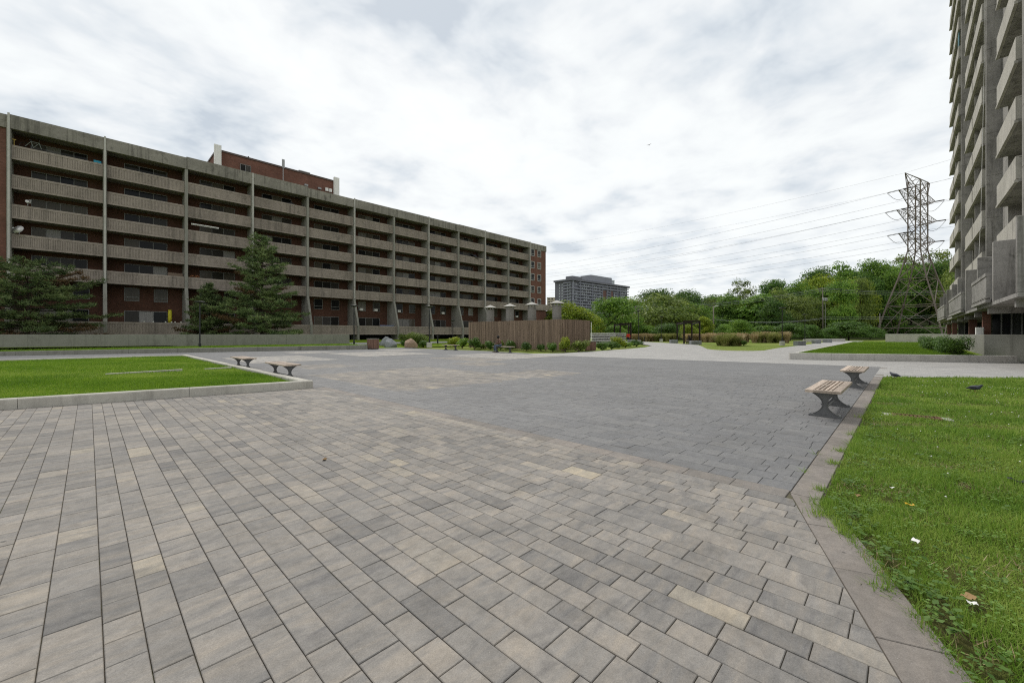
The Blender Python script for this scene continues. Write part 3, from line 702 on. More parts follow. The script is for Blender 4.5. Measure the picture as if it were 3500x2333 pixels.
# brick penthouse on the roof
ph = part(block, 'penthouse', MB().box(11.5, 26.6, 64, 74, 20.9, 25.1), BRICK_LIT)
part(block, 'coping', MB().box(11.4, 26.7, 63.9, 74.1, 25.1, 25.32), m_plain('dark_coping', (.10, .075, .065), .6), parent=ph)
for xa, xb, z0, z1 in ((11.15, 11.9, 22.4, 25.75), (26.35, 27.15, 22.6, 25.75)):
    part(block, 'antenna_panel', MB().box(xa, xb, 63.55, 63.88, z0, z1).box(xa+.1, xb-.1, 63.5, 63.55, z0+.1, z1-.1), WHITE, parent=ph)
pw = window(block, 14.05, 63.98, 22.75, 1.25, 1.45, 2, rl, 'penthouse_window')
part(block, 'mast', MB().tube((19.1, 63.4, 20.9), (19.1, 63.4, 26.0), .05).box(18.93, 19.27, 63.25, 63.37, 24.9, 26.1).box(18.9, 19.3, 63.3, 63.5, 21.2, 21.7), STEEL, parent=ph)
part(block, 'hatch', MB().tube((15.0, 66, 25.3), (15.5, 66, 26.2), .07).tube((15.5, 66, 26.2), (15.8, 66, 25.3), .04), BLACK, parent=ph)
part(block, 'roof_vent', MB().box(21.8, 23.2, 65, 66.4, 25.3, 25.75).box(21.7, 23.3, 64.9, 66.5, 25.75, 25.85), STEEL, parent=ph)
for x in (22.3, 24.2): part(block, 'floodlight', MB().box(x-.25, x+.25, 63.6, 63.85, 23.3, 23.55).tube((x, 63.85, 23.4), (x, 64, 23.4), .05), STEEL, parent=ph)
for x in (25.15, 25.7): part(block, 'junction_box', MB().box(x, x+.42, 63.8, 63.99, 23.35, 23.85), WHITE, parent=ph)
part(block, 'canopy', MB().box(24.8, 27.0, 62.5, 63.99, 22.35, 22.5).box(24.9, 25.0, 62.55, 62.65, 21, 22.35).box(26.8, 26.9, 62.55, 62.65, 21, 22.35), STEEL, parent=ph)
# things kept on the balconies
def dish(x, y, z, r, rz, label):
    t = empty('satellite_dish', (x, y, z), rz, label, 'satellite dish', 'satellite dishes on the balconies')
    m = MB(); prof = [(r*i/6, .22*r*(i/6)**2) for i in range(7)]; m.lathe(prof, 16); o = m.build('reflector', WHITE, t, True); o.location = (0, 0, .35); o.rotation_euler = (R(62), 0, 0)
    MB().tube((0, .05, 0), (0, .05, .36), .025).build('mount', STEEL, t); MB().tube((0, 0, .15), (0, -.45, .42), .018).box(-.06, .06, -.52, -.42, .36, .48).build('feed_arm', STEEL, t)
dish(-4.45, 58.52, 10.6, .42, R(-35), 'white satellite dish on the fourth balcony up at the left end')
dish(-3.9, 58.52, 13.3, .2, R(20), 'tiny white dish on the balcony edge one floor above the large dish')
bk = empty('bicycle', (-3.6, 59.0, 18.15), 0, 'bicycle stood on the top left balcony', 'bicycle')
for i, x in enumerate((-.5, .5)):
    m = MB(); n = 20
    for j in range(n):
        a0, a1 = 2*math.pi*j/n, 2*math.pi*(j+1)/n; m.tube((x+.34*math.cos(a0), 0, .34+.34*math.sin(a0)), (x+.34*math.cos(a1), 0, .34+.34*math.sin(a1)), .022, n=5)
    for j in range(6): a0 = math.pi*j/6; m.tube((x+.33*math.cos(a0), 0, .34+.33*math.sin(a0)), (x-.33*math.cos(a0), 0, .34-.33*math.sin(a0)), .006, n=4)
    w_ = m.build('wheel', BLACK, bk); w_.location.z = .42
MB().path([(-.5, 0, .76), (-.15, 0, 1.3), (.35, 0, 1.3), (.5, 0, .76)], [.025]*4).path([(-.15, 0, 1.3), (0, 0, .76), (.35, 0, 1.3)], [.02]*3).build('frame', m_plain('bike_frame', (.2, .22, .2), .4), bk)
MB().box(-.25, -.08, -.06, .06, 1.38, 1.43).build('saddle', BLACK, bk); MB().tube((.36, -.28, 1.42), (.36, .28, 1.42), .018).build('handlebar', STEEL, bk)
tag(MB().box(-.02, .02, -.03, .03, 0, 1.15).box(-.12, .12, -.02, .02, 1.15, 1.22).build('broom', m_plain('yellow_wood', (.55, .38, .1), .6), None), 'yellow wooden broom leaning on the top left balcony', 'broom'); bpy.data.objects['broom'].location = (-4.75, 58.95, 18.1)
tag(MB().box(0, .55, 0, .03, 0, .35).box(.02, .53, -.01, 0, .03, .32).build('blue_sign_board', m_plain('cyan_cloth', (.05, .38, .55), .6), None, False, (.35, 59.3, 18.75)), 'small bright blue cloth hung at the right end of the top left balcony', 'cloth')
m = MB(); m.lathe([(.17, 0), (.19, .5), (.17, 1.3), (.15, 1.42), (.0, 1.45)], 10); tag(m.build('rolled_mat', m_plain('yellow_mat', (.62, .55, .04), .6), None, True, (6.35, 59.6, 2.7)), 'bright yellow rolled mat standing on a ground floor terrace', 'mat')
tag(MB().tube((0, 0, 0), (2.6, 0, -.02), .05).tube((0, 0, -.1), (2.6, 0, -.12), .02).build('pale_pole', WHITE, None, False, (8.1, 58.55, 14.0)), 'long pale pole lying along a middle balcony parapet', 'pole')
m = MB(); m.lathe([(0, .62), (.35, .55), (.62, .35), (.7, .1), (.68, 0), (0, 0)], 14); tag(m.build('grill_cover', m_plain('dark_cover', (.03, .03, .032), .6), None, True, (18.8, 59.4, 18.45)), 'rounded dark covered grill on a top floor balcony under the penthouse', 'grill')
m = MB(); m.prism([(0, 0), (2.2, -.3), (2.6, .3), (.3, .5)], 0, .12, 0, .05); tag(m.build('blue_tarp', m_plain('blue_tarp', (.12, .17, .28), .5), None, False, (31.0, 58.0, 2.68)), 'folded blue tarpaulin draped on a ground floor terrace parapet', 'tarpaulin')
# ------------------------------------------------------------------ low wall in the bed
a0, a1 = Vector((18.55, 41.0)), Vector((-14, 50.3)); d = (a1-a0).normalized(); nn = Vector((d.y, -d.x))
lw = empty('low_wall', (a0.x, a0.y, .3), 0, 'long plain grey concrete wall behind the planted bed at left', 'wall')
L = (a1-a0).length
for i in range(6):
    p = a0+d*(L*i/6+.006); q = a0+d*(L*(i+1)/6-.006); o = MB().prism([tuple(p), tuple(q), tuple(q+nn*.28), tuple(p+nn*.28)], .1, 1.385, 0, .015).build('wall_panel', CONC_LOW, lw); o.location = -Vector(lw.location)

pot = MB().lathe([(.05, 0), (.075, .12), (.08, .13), (0, .13)], 8).mesh('flower_pot', WHITE)
for i, xo in enumerate((2.9, 3.6, 4.6, 5.1, 5.4, 5.9)): tag(link('flower_pot', pot, None, (BU[1]+xo, 57.36, 2.66)), 'small white pot in the row on the second bay terrace parapet', 'flower pot', 'white pots on a terrace parapet')
m = MB(); m.lathe([(0, 1.1), (.9, .62), (1.0, .58), (0, .62)], 8); m.tube((0, 0, 0), (0, 0, 1.0), .03, n=6); tag(m.build('parasol', m_plain('dark_parasol', (.03, .03, .035), .8), None, False, (BU[8]+4.3, 59.5, ZB[3]+.9)), 'dark tilted parasol on a right hand balcony one below the top', 'parasol'); bpy.data.objects['parasol'].rotation_euler = (R(18), R(22), 0)
tag(MB().bbox(0, 1.3, 0, .5, 0, .75, .03).build('carton', m_plain('tan_board', (.22, .16, .12), .8), None, False, (BU[1]+5.0, 59.3, ZB[0]+.9)), 'large tan board box stacked on the lowest balcony of the second bay', 'box')
fl = MB()
for i in range(40): fl.lathe([(0, -.04), (.05, 0), (0, .05)], 5, (random.uniform(-.5, .5), random.uniform(-.08, .08), random.uniform(0, .22)))
tag(fl.build('flower_box', m_plain('orange_flowers', (.30, .12, .05), .7), None, False, (BU[2]+.8, 58.7, ZB[0]+1.25)), 'orange brown flowers on a balcony parapet left of the tall pine', 'flower box')
# ------------------------------------------------------------------ concrete tower at right
tower = empty('apartment_tower', (45, -4.4, .3), 0, 'tall grey concrete apartment tower with stacked balconies at the right edge', 'building'); tl = Vector(tower.location)
TF = [5.57+2.68*k for k in range(16)]; TT = 48.6
STK = [(28.95, 34.2), (40.2, 50.2), (56.1, 66.3)]
part(tower, 'core_wall', MB().box(23.6, 67.6, -22, -5.9, 2.9, TT), CONC_TOWER)
for a, b in ((23.6, 28.3), (34.45, 39.6), (50.45, 55.5), (66.5, 67.6)):
    m = MB(); z = 2.9
    for k in range(17):
        z1 = TF[k]+.9 if k < 16 else TT
        m.box(a, b, -5.9, -4.4, z, z1-.015); z = z1
    part(tower, 'wall_bay', m, CONC_TOWER)
for i, u0 in enumerate((28.35, 39.68, 55.6)):
    m = MB(); z = 2.9
    for k in range(17):
        z1 = TF[k]+.55 if k < 16 else TT
        m.box(u0, u0+.36, -5.9, -3.75, z, z1-.02); m.box(u0+.03, u0+.33, -5.88, -3.78, z1-.02, z1); z = z1
    part(tower, 'pier', m, CONC_TOWER)
GLT = m_glass('tower_glass', [(0, (.02, .022, .024)), (.4, (.06, .065, .06)), (.7, (.015, .016, .018)), (.85, (.12, .12, .11))])
bal = {}
for a, b in STK:
    w = b-a; m = MB()
    m.box(0, w, .10, .80, 1.10, 1.16); m.box(0, w, .70, .80, .14, 1.10); m.box(0, w, .72, .84, -.02, .10)        # rail, front, slab nose
    m.box(0, .10, -.70, .70, .14, 1.08); m.box(w-.10, w, -.70, .70, .14, 1.08)
    n = round(w/5.05)
    nib = MB()
    for j in range(1, n): nib.box(w*j/n-.02, w*j/n+.02, .802, .83, .12, 1.12)
    bal[a] = (m.mesh('balcony_parapet', CONC_TOWER_P), MB().box(0, w, -1.5, .718, 0, .14).mesh('balcony_floor', CONC_TOWER), nib.mesh('joint_strip', CONC_TOWER) if nib.v else None)
gl = {}
for a, b in STK:
    for k, z in enumerate(TF):
        pm, fm, nb = bal[a]
        o = link('balcony_parapet', pm, tower, Vector((a, -4.4, z))-tl); link('balcony_floor', fm, o)
        if nb: link('joint_strip', nb, o)
        n = round((b-a)/5.05)
        for j in range(n):
            key = 'g'
            if key not in gl:
                f = MB(); f.box(0, 3.4, 0, .05, 0, .06); f.box(0, 3.4, 0, .05, 2.14, 2.2)
                for q in range(4): f.box(q*1.11, q*1.11+.07, 0, .05, .06, 2.14)
                gl[key] = (f.mesh('window', FRAME), MB().add([(0, .02, 0), (1.04, .02, 0), (1.04, .02, 2.08), (0, .02, 2.08)], [(3, 2, 1, 0)]).mesh('pane', GLT))
            wx = a+(b-a)*(j+.5)/n-1.7
            wn = link('window', gl[key][0], tower, Vector((wx, -5.895, z+.2))-tl)
            for q in range(3): link('pane', gl[key][1], wn, (.07+q*1.11, 0, .06))
    # blade walls inside the stack
    m = MB(); m.box(b+.02, b+.22, -5.9, -4.0, 5.6, TT); part(tower, 'blade_wall', m, CONC_TOWER)
    if b-a > 6: mid = (a+b)/2; part(tower, 'blade_wall', MB().box(mid-.1, mid+.1, -5.9, -3.72, 5.6, TT), CONC_TOWER)
# transfer fins and lower balconies
for u0 in (28.0, 33.4, 39.4, 44.9, 49.9, 55.6, 60.6, 66.0, 22.6):
    part(tower, 'transfer_fin', MB().bbox(u0, u0+.32, -8, -2.85, 2.88, 5.55, .02), CONC_TOWER)
for a, b in ((28.45, 33.9), (39.8, 50.3), (56.1, 66.9)):
    m = MB(); m.box(a, b, -2.80, -2.70, 3.06, 4.05); m.box(a-.02, b+.02, -2.84, -2.66, 4.05, 4.2); m.box(a, b, -2.82, -2.66, 2.86, 3.0); m.box(a, a+.1, -4.5, -2.80, 3.0, 4.05); m.box(b-.1, b, -4.5, -2.80, 3.0, 4.05)
    n = int((b-a)/.16)
    for j in range(n): m.box(a+.05+j*.16, a+.05+j*.16+.13, -2.70, -2.68, 3.1, 4.0)
    part(tower, 'lower_balcony', m, CONC_TOWER)
part(tower, 'soffit_slab', MB().box(22.6, 68, -9, -2.86, 2.72, 2.87), CONC_TOWER)
for x in (24, 31, 36.4, 42, 47.5, 53, 58, 63.5): part(tower, 'soffit_beam', MB().box(x, x+.35, -9, -3.0, 2.42, 2.718), CONC_TOWER)
# ground floor under the overhang
part(tower, 'ground_floor_wall', MB().box(23, 67.6, -9, -5.2, .2, 2.71), BRICK_SHADED)
for x, v0, v1 in ((36.0, -3.58, -3.27), (55.8, -3.5, -3.2), (46, -3.9, -3.5), (64, -3.6, -3.3)):
    part(tower, 'brick_pier', MB().box(x, x+.4, v0, v1, .2, 2.715), BRICK_LIT)
for x in (36.25, 56.05):
    m = MB()
    for j in range(5): m.box(x-.03, x+.05, -5.1+j*.37-.03, -5.1+j*.37+.03, .3, 2.7)
    m.box(x-.02, x+.04, -5.12, -3.6, .3, .4); m.box(x-.02, x+.04, -5.12, -3.6, 2.6, 2.7)
    g_ = part(tower, 'glazed_screen', m, FRAME)
    for j in range(4): part(tower, 'pane', MB().add([(x+.01, -5.07+j*.37, .4), (x+.01, -4.76+j*.37, .4), (x+.01, -4.76+j*.37, 2.6), (x+.01, -5.07+j*.37, 2.6)], [(3, 2, 1, 0)]), GLT, parent=g_)
part(tower, 'air_conditioner', MB().box(35.3, 35.7, -3.25, -2.95, 1.35, 1.8).box(35.28, 35.3, -3.22, -2.98, 1.4, 1.75), WHITE)
# rope hanging down the face
part(tower, 'rope', MB().path([(38.9, -3.6, 30), (38.8, -3.58, 18), (38.3, -3.4, 9), (37.5, -3.2, 4.5)], [.01]*4, 5), WHITE)
# draped things
tag(MB().prism([(0, 0), (.9, 0), (.9, .05), (0, .05)], 0, 1.3, 0, .01).build('blue_sheet', m_plain('teal_sheet', (.06, .17, .2), .7), None, False, (56.2, -3.68, TF[8]+1.2)), 'teal sheet hung in a balcony opening of the far tower stack', 'sheet')
# low wall before the tower
lw2 = empty('terrace_wall', (31.6, -2.9, .25), 0, 'grey concrete terrace wall below the tower overhang behind the hedge', 'wall')
for k, pl in enumerate(([(30.7, -4.4), (31.6, -2.92), (31.9, -2.92), (31.0, -4.5)], [(31.905, -2.92), (45, -3.0), (45, -3.25), (31.905, -3.17)], [(45.01, -3.0), (66, -3.2), (66, -3.45), (45.01, -3.25)])):
    o = MB().prism(pl, .1, 1.385, 0, .015).build('wall_panel', CONC_LOW, lw2); o.location = -Vector(lw2.location)
w3 = empty('boundary_wall', (92, -2, 0), 0, 'pale concrete wall at the far end of the raised lawn below the pylon', 'wall')
for k in range(3):
    o = MB().prism([(91.6+k*.4, 2.3-k*4), (92.0+k*.4, 2.3-k*4), (92.4+k*.4, -1.69-k*4), (92.0+k*.4, -1.69-k*4)], .0, 1.45, 0, .02).build('wall_panel', CONC_PALE, w3); o.location = -Vector(w3.location)
# ------------------------------------------------------------------ timber enclosure with exhaust stacks
def slat_fence(p0, p1, h, label):
    p0, p1 = Vector(p0), Vector(p1); d = p1-p0; L = d.length; d /= L; rz = math.atan2(d.y, d.x)
    root = empty('slat_fence', (p0.x, p0.y, 0), rz, label, 'fence'); m = MB(); x = 0; r = random.Random(int(L*10))
    while x < L-.05:
        w = r.choice((.05, .065, .08)); m.box(x, x+w, -.02-r.random()*.03, .03, .06+r.random()*.02, h-.02+r.random()*.03); x += w+.018
    tag(m.build('slats', SLATWOOD, root), kind='stuff')
    for z in (.35, h*.5, h-.3): MB().box(0, L, .035, .10, z, z+.09).build('rail', SLATWOOD, root)
    for i in range(int(L/2)+1): MB().box(min(i*2.0, L-.1), min(i*2.0, L-.1)+.1, .1, .2, 0, h-.05).build('post', SLATWOOD, root)
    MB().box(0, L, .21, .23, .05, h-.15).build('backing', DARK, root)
    return root
slat_fence((27.4, 32.6), (27.5, 20.6), 2.66, 'long face of the brown timber slat enclosure around the exhaust stacks')
slat_fence((27.5, 20.55), (31.6, 20.6), 2.66, 'short right-hand face of the brown timber slat enclosure beside the bin')
slat_fence((31.65, 20.65), (31.6, 32.6), 2.66, 'back face of the timber slat enclosure, behind the stacks')
slat_fence((31.6, 32.65), (27.4, 32.65), 2.66, 'left end face of the timber slat enclosure, towards the apartments')
STK_M = m_concrete('stack_metal', (.27, .25, .225), .4, .35, 2)
for i, (v, w) in enumerate(((31.6, 'leftmost'), (28.7, 'second from left'), (25.75, 'third from left'), (22.75, 'rightmost'))):
    t = empty('exhaust_stack', (29.5, v, 0), 0, f'round exhaust stack with conical cap, {w} of four above the slat fence', 'exhaust stack', 'exhaust stacks in the enclosure')
    MB().lathe([(.41, 0), (.41, 2.9), (.43, 2.9), (.43, 3.0), (.41, 3.0), (.41, 3.95), (.43, 3.95), (.43, 4.0), (.0, 4.0)], 24).build('barrel', STK_M, t)
    m = MB()
    for j in range(8): a = j*math.pi/4; m.tube((.36*math.cos(a), .36*math.sin(a), 3.98), (.36*math.cos(a), .36*math.sin(a), 4.26), .025, n=5)
    m.build('cap_strut', STEEL, t)
    MB().lathe([(.0, 4.22), (.68, 4.17), (.70, 4.20), (.34, 4.36), (.0, 4.5)], 24).build('conical_cap', CONC_PALE, t)
# white louvred air intake
lv = empty('louvre_box', (43.5, 26.5, 0), 0, 'white slatted air intake box standing behind the shrubs', 'vent box')
MB().box(.15, 2.35, -1.6, 1.6, 0, 1.42).build('core', DARK, lv)
for k in range(7): MB().add([(-.05, -1.78, .12+k*.2), (2.5, -1.78, .12+k*.2), (2.5, 1.78, .12+k*.2), (-.05, 1.78, .12+k*.2), (.1, -1.62, .21+k*.2), (2.4, -1.62, .21+k*.2), (2.4, 1.62, .21+k*.2), (.1, 1.62, .21+k*.2)],
                            [(0,3,2,1),(4,5,6,7),(0,1,5,4),(1,2,6,5),(2,3,7,6),(3,0,4,7)]).build('louvre', WHITE, lv)
MB().bbox(-.05, 2.5, -1.78, 1.78, 1.46, 1.53, .03).build('lid', WHITE, lv)
# ------------------------------------------------------------------ benches
def leg_mesh():
    H = .405; n = 14; pts = []
    for i in range(n+1):
        s = i/n; z = .03+s*(H-.03); k = abs(2*(s-.48)/ (1.04)); half = .034+.175*k**2.3 if s < .48 else .034+.165*k**2.1
        pts.append((half, z))
    m = MB(); vs = []
    for x in (-.011, .011): vs += [(x, -a, z) for a, z in pts]+[(x, a, z) for a, z in pts]
    N = n+1; fs = []
    for i in range(n):
        fs += [(i, N+i, N+i+1, i+1), (2*N+i, 2*N+i+1, 3*N+i+1, 3*N+i), (i, i+1, 2*N+i+1, 2*N+i), (N+i, 3*N+i, 3*N+i+1, N+i+1)]
    m.add(vs, fs)
    # flange ribs following the curve, base plate and head plate
    for sgn in (-1, 1):
        for i in range(n):
            (a0, z0), (a1, z1) = pts[i], pts[i+1]; m.add([(-.03, sgn*a0, z0), (.03, sgn*a0, z0), (.03, sgn*a1, z1), (-.03, sgn*a1, z1), (-.03, sgn*(a0-.008), z0), (.03, sgn*(a0-.008), z0), (.03, sgn*(a1-.008), z1), (-.03, sgn*(a1-.008), z1)],
                  [(0, 1, 2, 3), (4, 7, 6, 5), (0, 4, 5, 1), (1, 5, 6, 2), (2, 6, 7, 3), (3, 7, 4, 0)])
    m.bbox(-.04, .04, -.222, .222, 0, .03, .004); m.box(-.04, .04, -.2, .2, H, H+.014)
    return m.mesh('leg', LEGMET)
def make_bench():
    t = empty('park_bench')
    Ls = 2.0; zt = .468; th = .045
    for y0, y1 in ((-.24, -.125), (.125, .24)): MB().bbox(-Ls/2, Ls/2, y0, y1, zt-th, zt, .005).build('seat_board', SEATWOOD, t)
    sl = MB().bbox(-Ls/2+.101, Ls/2-.101, -.0185, .0185, zt-th, zt-.001, .004).mesh('slat', SEATWOOD)
    for y in (-.0915, -.0305, .0305, .0915): link('slat', sl, t, (0, y*.98, 0))
    for x0, x1 in ((-Ls/2, -Ls/2+.1), (Ls/2-.1, Ls/2), (-.03, .03)): MB().box(x0, x1, -.1248, .1248, zt-th+.002, zt-.003).build('cross_board', SEATWOOD, t)
    lm = leg_mesh(); bm = MB().lathe([(.014, 0), (.014, .012), (.009, .02), (0, .02)], 8).mesh('bolt', STEEL)
    for x in (-.72, .72):
        l = link('leg', lm, t, (x, 0, 0))
        for y in (-.2, .2): link('bolt', bm, l, (0, y, .03))
    MB().tube((-.70, .0, .12), (.70, .0, .12), .012, n=6).build('stretcher', LEGMET, t)
    return t
b0 = make_bench()
for i, (x, y, rz, lab) in enumerate(((9.42, .98, 0, 'nearest wooden slat bench on hourglass metal legs, beside the right lawn'), (14.6, .98, 0, 'wooden slat bench second from the camera beside the right lawn'),
    (4.36, 14.55, 90, 'wooden slat bench beside the left lawn kerb, nearer of the two there'), (4.36, 19.4, 90, 'wooden slat bench beside the left lawn kerb, farther of the two there'),
    (22.25, 22.35, 90, 'slat bench in front of the timber enclosure with a man sitting on it'), (22.35, 29.1, 90, 'empty slat bench on the grass edge left of the timber enclosure'),
    (59.9, 22.1, 0, 'small bench under the dark timber pergola'))):
    b = b0 if i == 0 else copy_tree(b0); b.location = (x, y, .002); b.rotation_euler = (0, 0, R(rz)); tag(b, lab, 'bench', 'slat benches around the plaza')
# ------------------------------------------------------------------ bins
def bin_(x, y, s, h, label):
    t = empty('litter_bin', (x, y, 0), R(8), label, 'bin', 'timber slat litter bins'); n = 7; sw = s/n
    sm = MB().box(0, sw-.012, 0, .03, .05, h-.05).mesh('slat', BINWOOD)
    for side in range(4):
        for j in range(n):
            o = link('slat', sm, t); a = side*math.pi/2; lx, ly = -s/2+j*sw, -s/2
            o.location = (lx*math.cos(a)-ly*math.sin(a), lx*math.sin(a)+ly*math.cos(a), 0); o.rotation_euler = (0, 0, a)
    MB().bbox(-s/2-.02, s/2+.02, -s/2-.02, s/2+.02, h-.05, h, .01).build('lid', CONC_LOW, t); MB().box(-s/2+.04, s/2-.04, -s/2+.04, s/2-.04, 0, h-.06).build('liner', DARK, t)
bin_(18.75, 36.4, .78, 1.0, 'reddish timber slat litter bin at the end of the long kerb')
bin_(29.75, 19.35, .72, .82, 'timber slat litter bin at the right end of the slat enclosure')
# ------------------------------------------------------------------ lamps
def lamp(x, y, z, h, ped, label):
    t = empty('lamp_post', (x, y, z), 0, label, 'street lamp', 'plaza lamp posts'); p = .5 if ped else 0
    if ped: MB().lathe([(.30, -.05), (.30, .48), (.27, .5), (0, .5)], 18).build('pedestal', CONC_PALE, t)
    MB().box(-.16, .16, -.16, .16, p, p+.04).lathe([(.09, p+.04), (.09, p+.35), (.055, p+.4), (.05, h-.45), (.035, h-.4), (.035, h-.12), (0, h-.12)], 10).build('pole', BLACK, t)
    MB().lathe([(.0, h-.16), (.12, h-.14), (.36, h-.05), (.38, h-.02), (.34, h+.02), (0, h+.05)], 20).build('lamp_head', BLACK, t, True)
x, y = at(683, 33.2); lamp(x, y, .3, 3.75, False, 'black lamp post in the grass bed in front of the tall pine')
x, y = at(1210, 40.5); lamp(x, y, .35, 3.9, False, 'black lamp post at the right end of the long low wall')
x, y = at(1467.5, 44.5); lamp(x, y, 0, 4.45, True, 'black lamp post on a pale pedestal left of the timber enclosure')
x, y = at(1548, 60); lamp(x, y, .45, 3.0, False, 'short dark lamp post close in front of the apartment terraces')
for px, dd, h, lab in ((2183, 62, 5.0, 'black lamp post on a round pedestal beside the person in red'), (2260, 77, 4.75, 'black lamp post on a pedestal before the row of straw grass, left of the pergola'),
    (2673.6, 53, 4.85, 'tall black lamp post on a pedestal on the island lawn at right'), (2751, 70, 4.8, 'slim black lamp post behind the granite blocks at right'), (2045, 94, 4.8, 'far lamp post showing above the white louvred box')):
    x, y = at(px, dd); lamp(x, y, 0, h, True, lab)
def bollard(px, d, z, lab):
    x, y = at(px, d); t = empty('bollard', (x, y, z), 0, lab, 'bollard', 'dark bollard lights'); MB().lathe([(.09, 0), (.09, .82), (0, .82)], 10).build('post', BLACK, t); MB().lathe([(0, .86), (.2, .86), (.2, .91), (0, .93)], 12).build('cap', BLACK, t); MB().lathe([(.05, .82), (.05, .86)], 8).build('neck', BLACK, t)
bollard(1496, 51, .25, 'dark bollard light with flat cap beside the far footpath'); bollard(2202.7, 80, 0, 'dark bollard before the straw grass right of the red figure')
# ------------------------------------------------------------------ stones
def boulder(x, y, z, sx, sy, sz, seed, mat, label, group=None, cut=0.0):
    bm = bmesh.new(); bmesh.ops.create_icosphere(bm, subdivisions=3, radius=1); r = random.Random(seed)
    planes = [(Vector((r.uniform(-1, 1), r.uniform(-1, 1), r.uniform(-.3, 1))).normalized(), r.uniform(.62, .85)) for _ in range(11)]
    for v in bm.verts:
        p = v.co.normalized(); s = 1.0
        for n_, dd in planes:
            k = p.dot(n_)
            if k > 1e-3: s = min(s, dd/k)
        v.co = p*s*(1+.03*math.sin(7*p.x+seed)*math.sin(6*p.y)); v.co.x *= sx/2/.8; v.co.y *= sy/2/.8; v.co.z = max(v.co.z, -.45)*sz/1.25+sz*.36
    me = bpy.data.meshes.new('boulder'); bm.to_mesh(me); bm.free(); me.materials.append(mat)
    return tag(link('boulder', me, None, (x, y, z), R(seed*37 % 180)), label, 'boulder', group)
x, y = at(1323, 46); boulder(x, y, .03, 1.5, 1.2, 1.0, 3, STONE_G, 'grey boulder, left one of the grey pair behind the bin')
x, y = at(1338, 43.5); boulder(x, y, 0, 1.35, 1.1, .85, 5, STONE_G, 'grey boulder, right and lower of the grey pair behind the bin')
x, y = at(1404, 42.5); boulder(x, y, 0, 1.35, 1.1, .95, 8, STONE_P, 'tan pink boulder in front of the green bush')
def block(px, d, w, h, dep, rz, label):
    x, y = at(px, d); t = empty('granite_block', (x, y, 0), R(rz), label, 'stone block', 'rough granite seating blocks')
    n = 2
    for j in range(n): MB().bbox(-w/2+w*j/n+.008, -w/2+w*(j+1)/n-.008, -dep/2, dep/2, -.02, h*(1 if j else .97), .03).build('stone', STONE_G, t)
block(2733, 51, 1.45, .56, .6, -25, 'rough granite block on the island lawn, nearest of the three at right')
block(2790, 61, 1.2, .6, .6, -25, 'rough granite block at right, middle one of the three beside the path')
block(2828, 68, 1.2, .6, .7, -25, 'rough granite block at right, farthest of the three beside the path')
block(2377, 56, 1.45, .52, .6, -44, 'granite block at the right foot of the pergola'); block(2302, 64.5, 1.1, .55, .6, -44, 'granite block at the left foot of the pergola')
block(2158, 60, 1.05, .6, .5, -44, 'granite block in front of the person in red')
x, y = at(2818, 76); sw = empty('seat_wall', (x, y, 0), AX-R(90)+R(4), 'long low pale concrete seat wall beyond the granite blocks', 'wall')
for j in range(3): MB().bbox(-3.9+j*2.6, -3.9+j*2.6+2.59, -.25, .25, -.02, .55, .02).build('wall_panel', CONC_PALE, sw)
# ------------------------------------------------------------------ pergolas
def pergola(pts, h, label):
    c = Vector((sum(p[0] for p in pts)/4, sum(p[1] for p in pts)/4, 0)); t = empty('pergola', c, 0, label, 'pergola', 'dark timber pergolas')
    P = [Vector((p[0], p[1], 0))-c for p in pts]
    for p in P:
        MB().box(p.x-.09, p.x+.09, p.y-.09, p.y+.09, .03, h).build('post', PERGWOOD, t); MB().box(p.x-.2, p.x+.2, p.y-.2, p.y+.2, -.02, .05).build('footing', CONC_PALE, t)
    for i, j in ((0, 1), (1, 3), (3, 2), (2, 0)):
        a, b = P[i], P[j]; d = (b-a); L = d.length; o = MB().box(-.12, L+.12, -.06, .06, 0, .2).build('beam', PERGWOOD, t); o.location = (a.x, a.y, h-.21 if (i, j) in ((0, 1), (3, 2)) else h-.002); o.rotation_euler = (0, 0, math.atan2(d.y, d.x))
    return t
pergola([at(2314.6, 66), at(2338, 58.3), at(2364.7, 65), at(2391.4, 57.6)], 3.15, 'black timber pergola on the island lawn with a bench beneath')
pergola([at(2100, 76), at(2120, 68), at(2148, 75), at(2156, 67)], 3.1, 'second black timber pergola behind the person in red')
x, y = at(2021, 62); tag(MB().lathe([(.06, 0), (.05, 3.2), (0, 3.25)], 8).build('white_post', WHITE, None, False, (x, y, 0)), 'thin white post rising behind the slat enclosure', 'post')
# ------------------------------------------------------------------ drain grate in the lawn
gr = empty('drain_grate', (9.74, -.14, 0), R(-82), 'rusty rectangular drain grate set in the right lawn', 'drain grate'); RUST = m_plain('rusty_iron', (.16, .085, .05), .8)
MB().box(-.30, .30, -.13, -.105, -.01, .016).box(-.30, .30, .105, .13, -.01, .016).box(-.30, -.275, -.105, .105, -.01, .016).box(.275, .30, -.105, .105, -.01, .016).build('frame', RUST, gr)
for j in range(11): MB().box(-.26+j*.05, -.245+j*.05, -.105, .105, -.008, .012).build('bar', RUST, gr)
MB().box(-.275, .275, -.105, .105, -.012, -.009).build('pit_shade', DARK, gr)  # thin dark plate, the shade below the bars put into its colour
MB().box(-.42, -.31, -.13, .12, -.012, .012).build('collar', CONC_PALE, gr); MB().box(.31, .42, -.13, .12, -.012, .012).build('collar', CONC_PALE, gr)
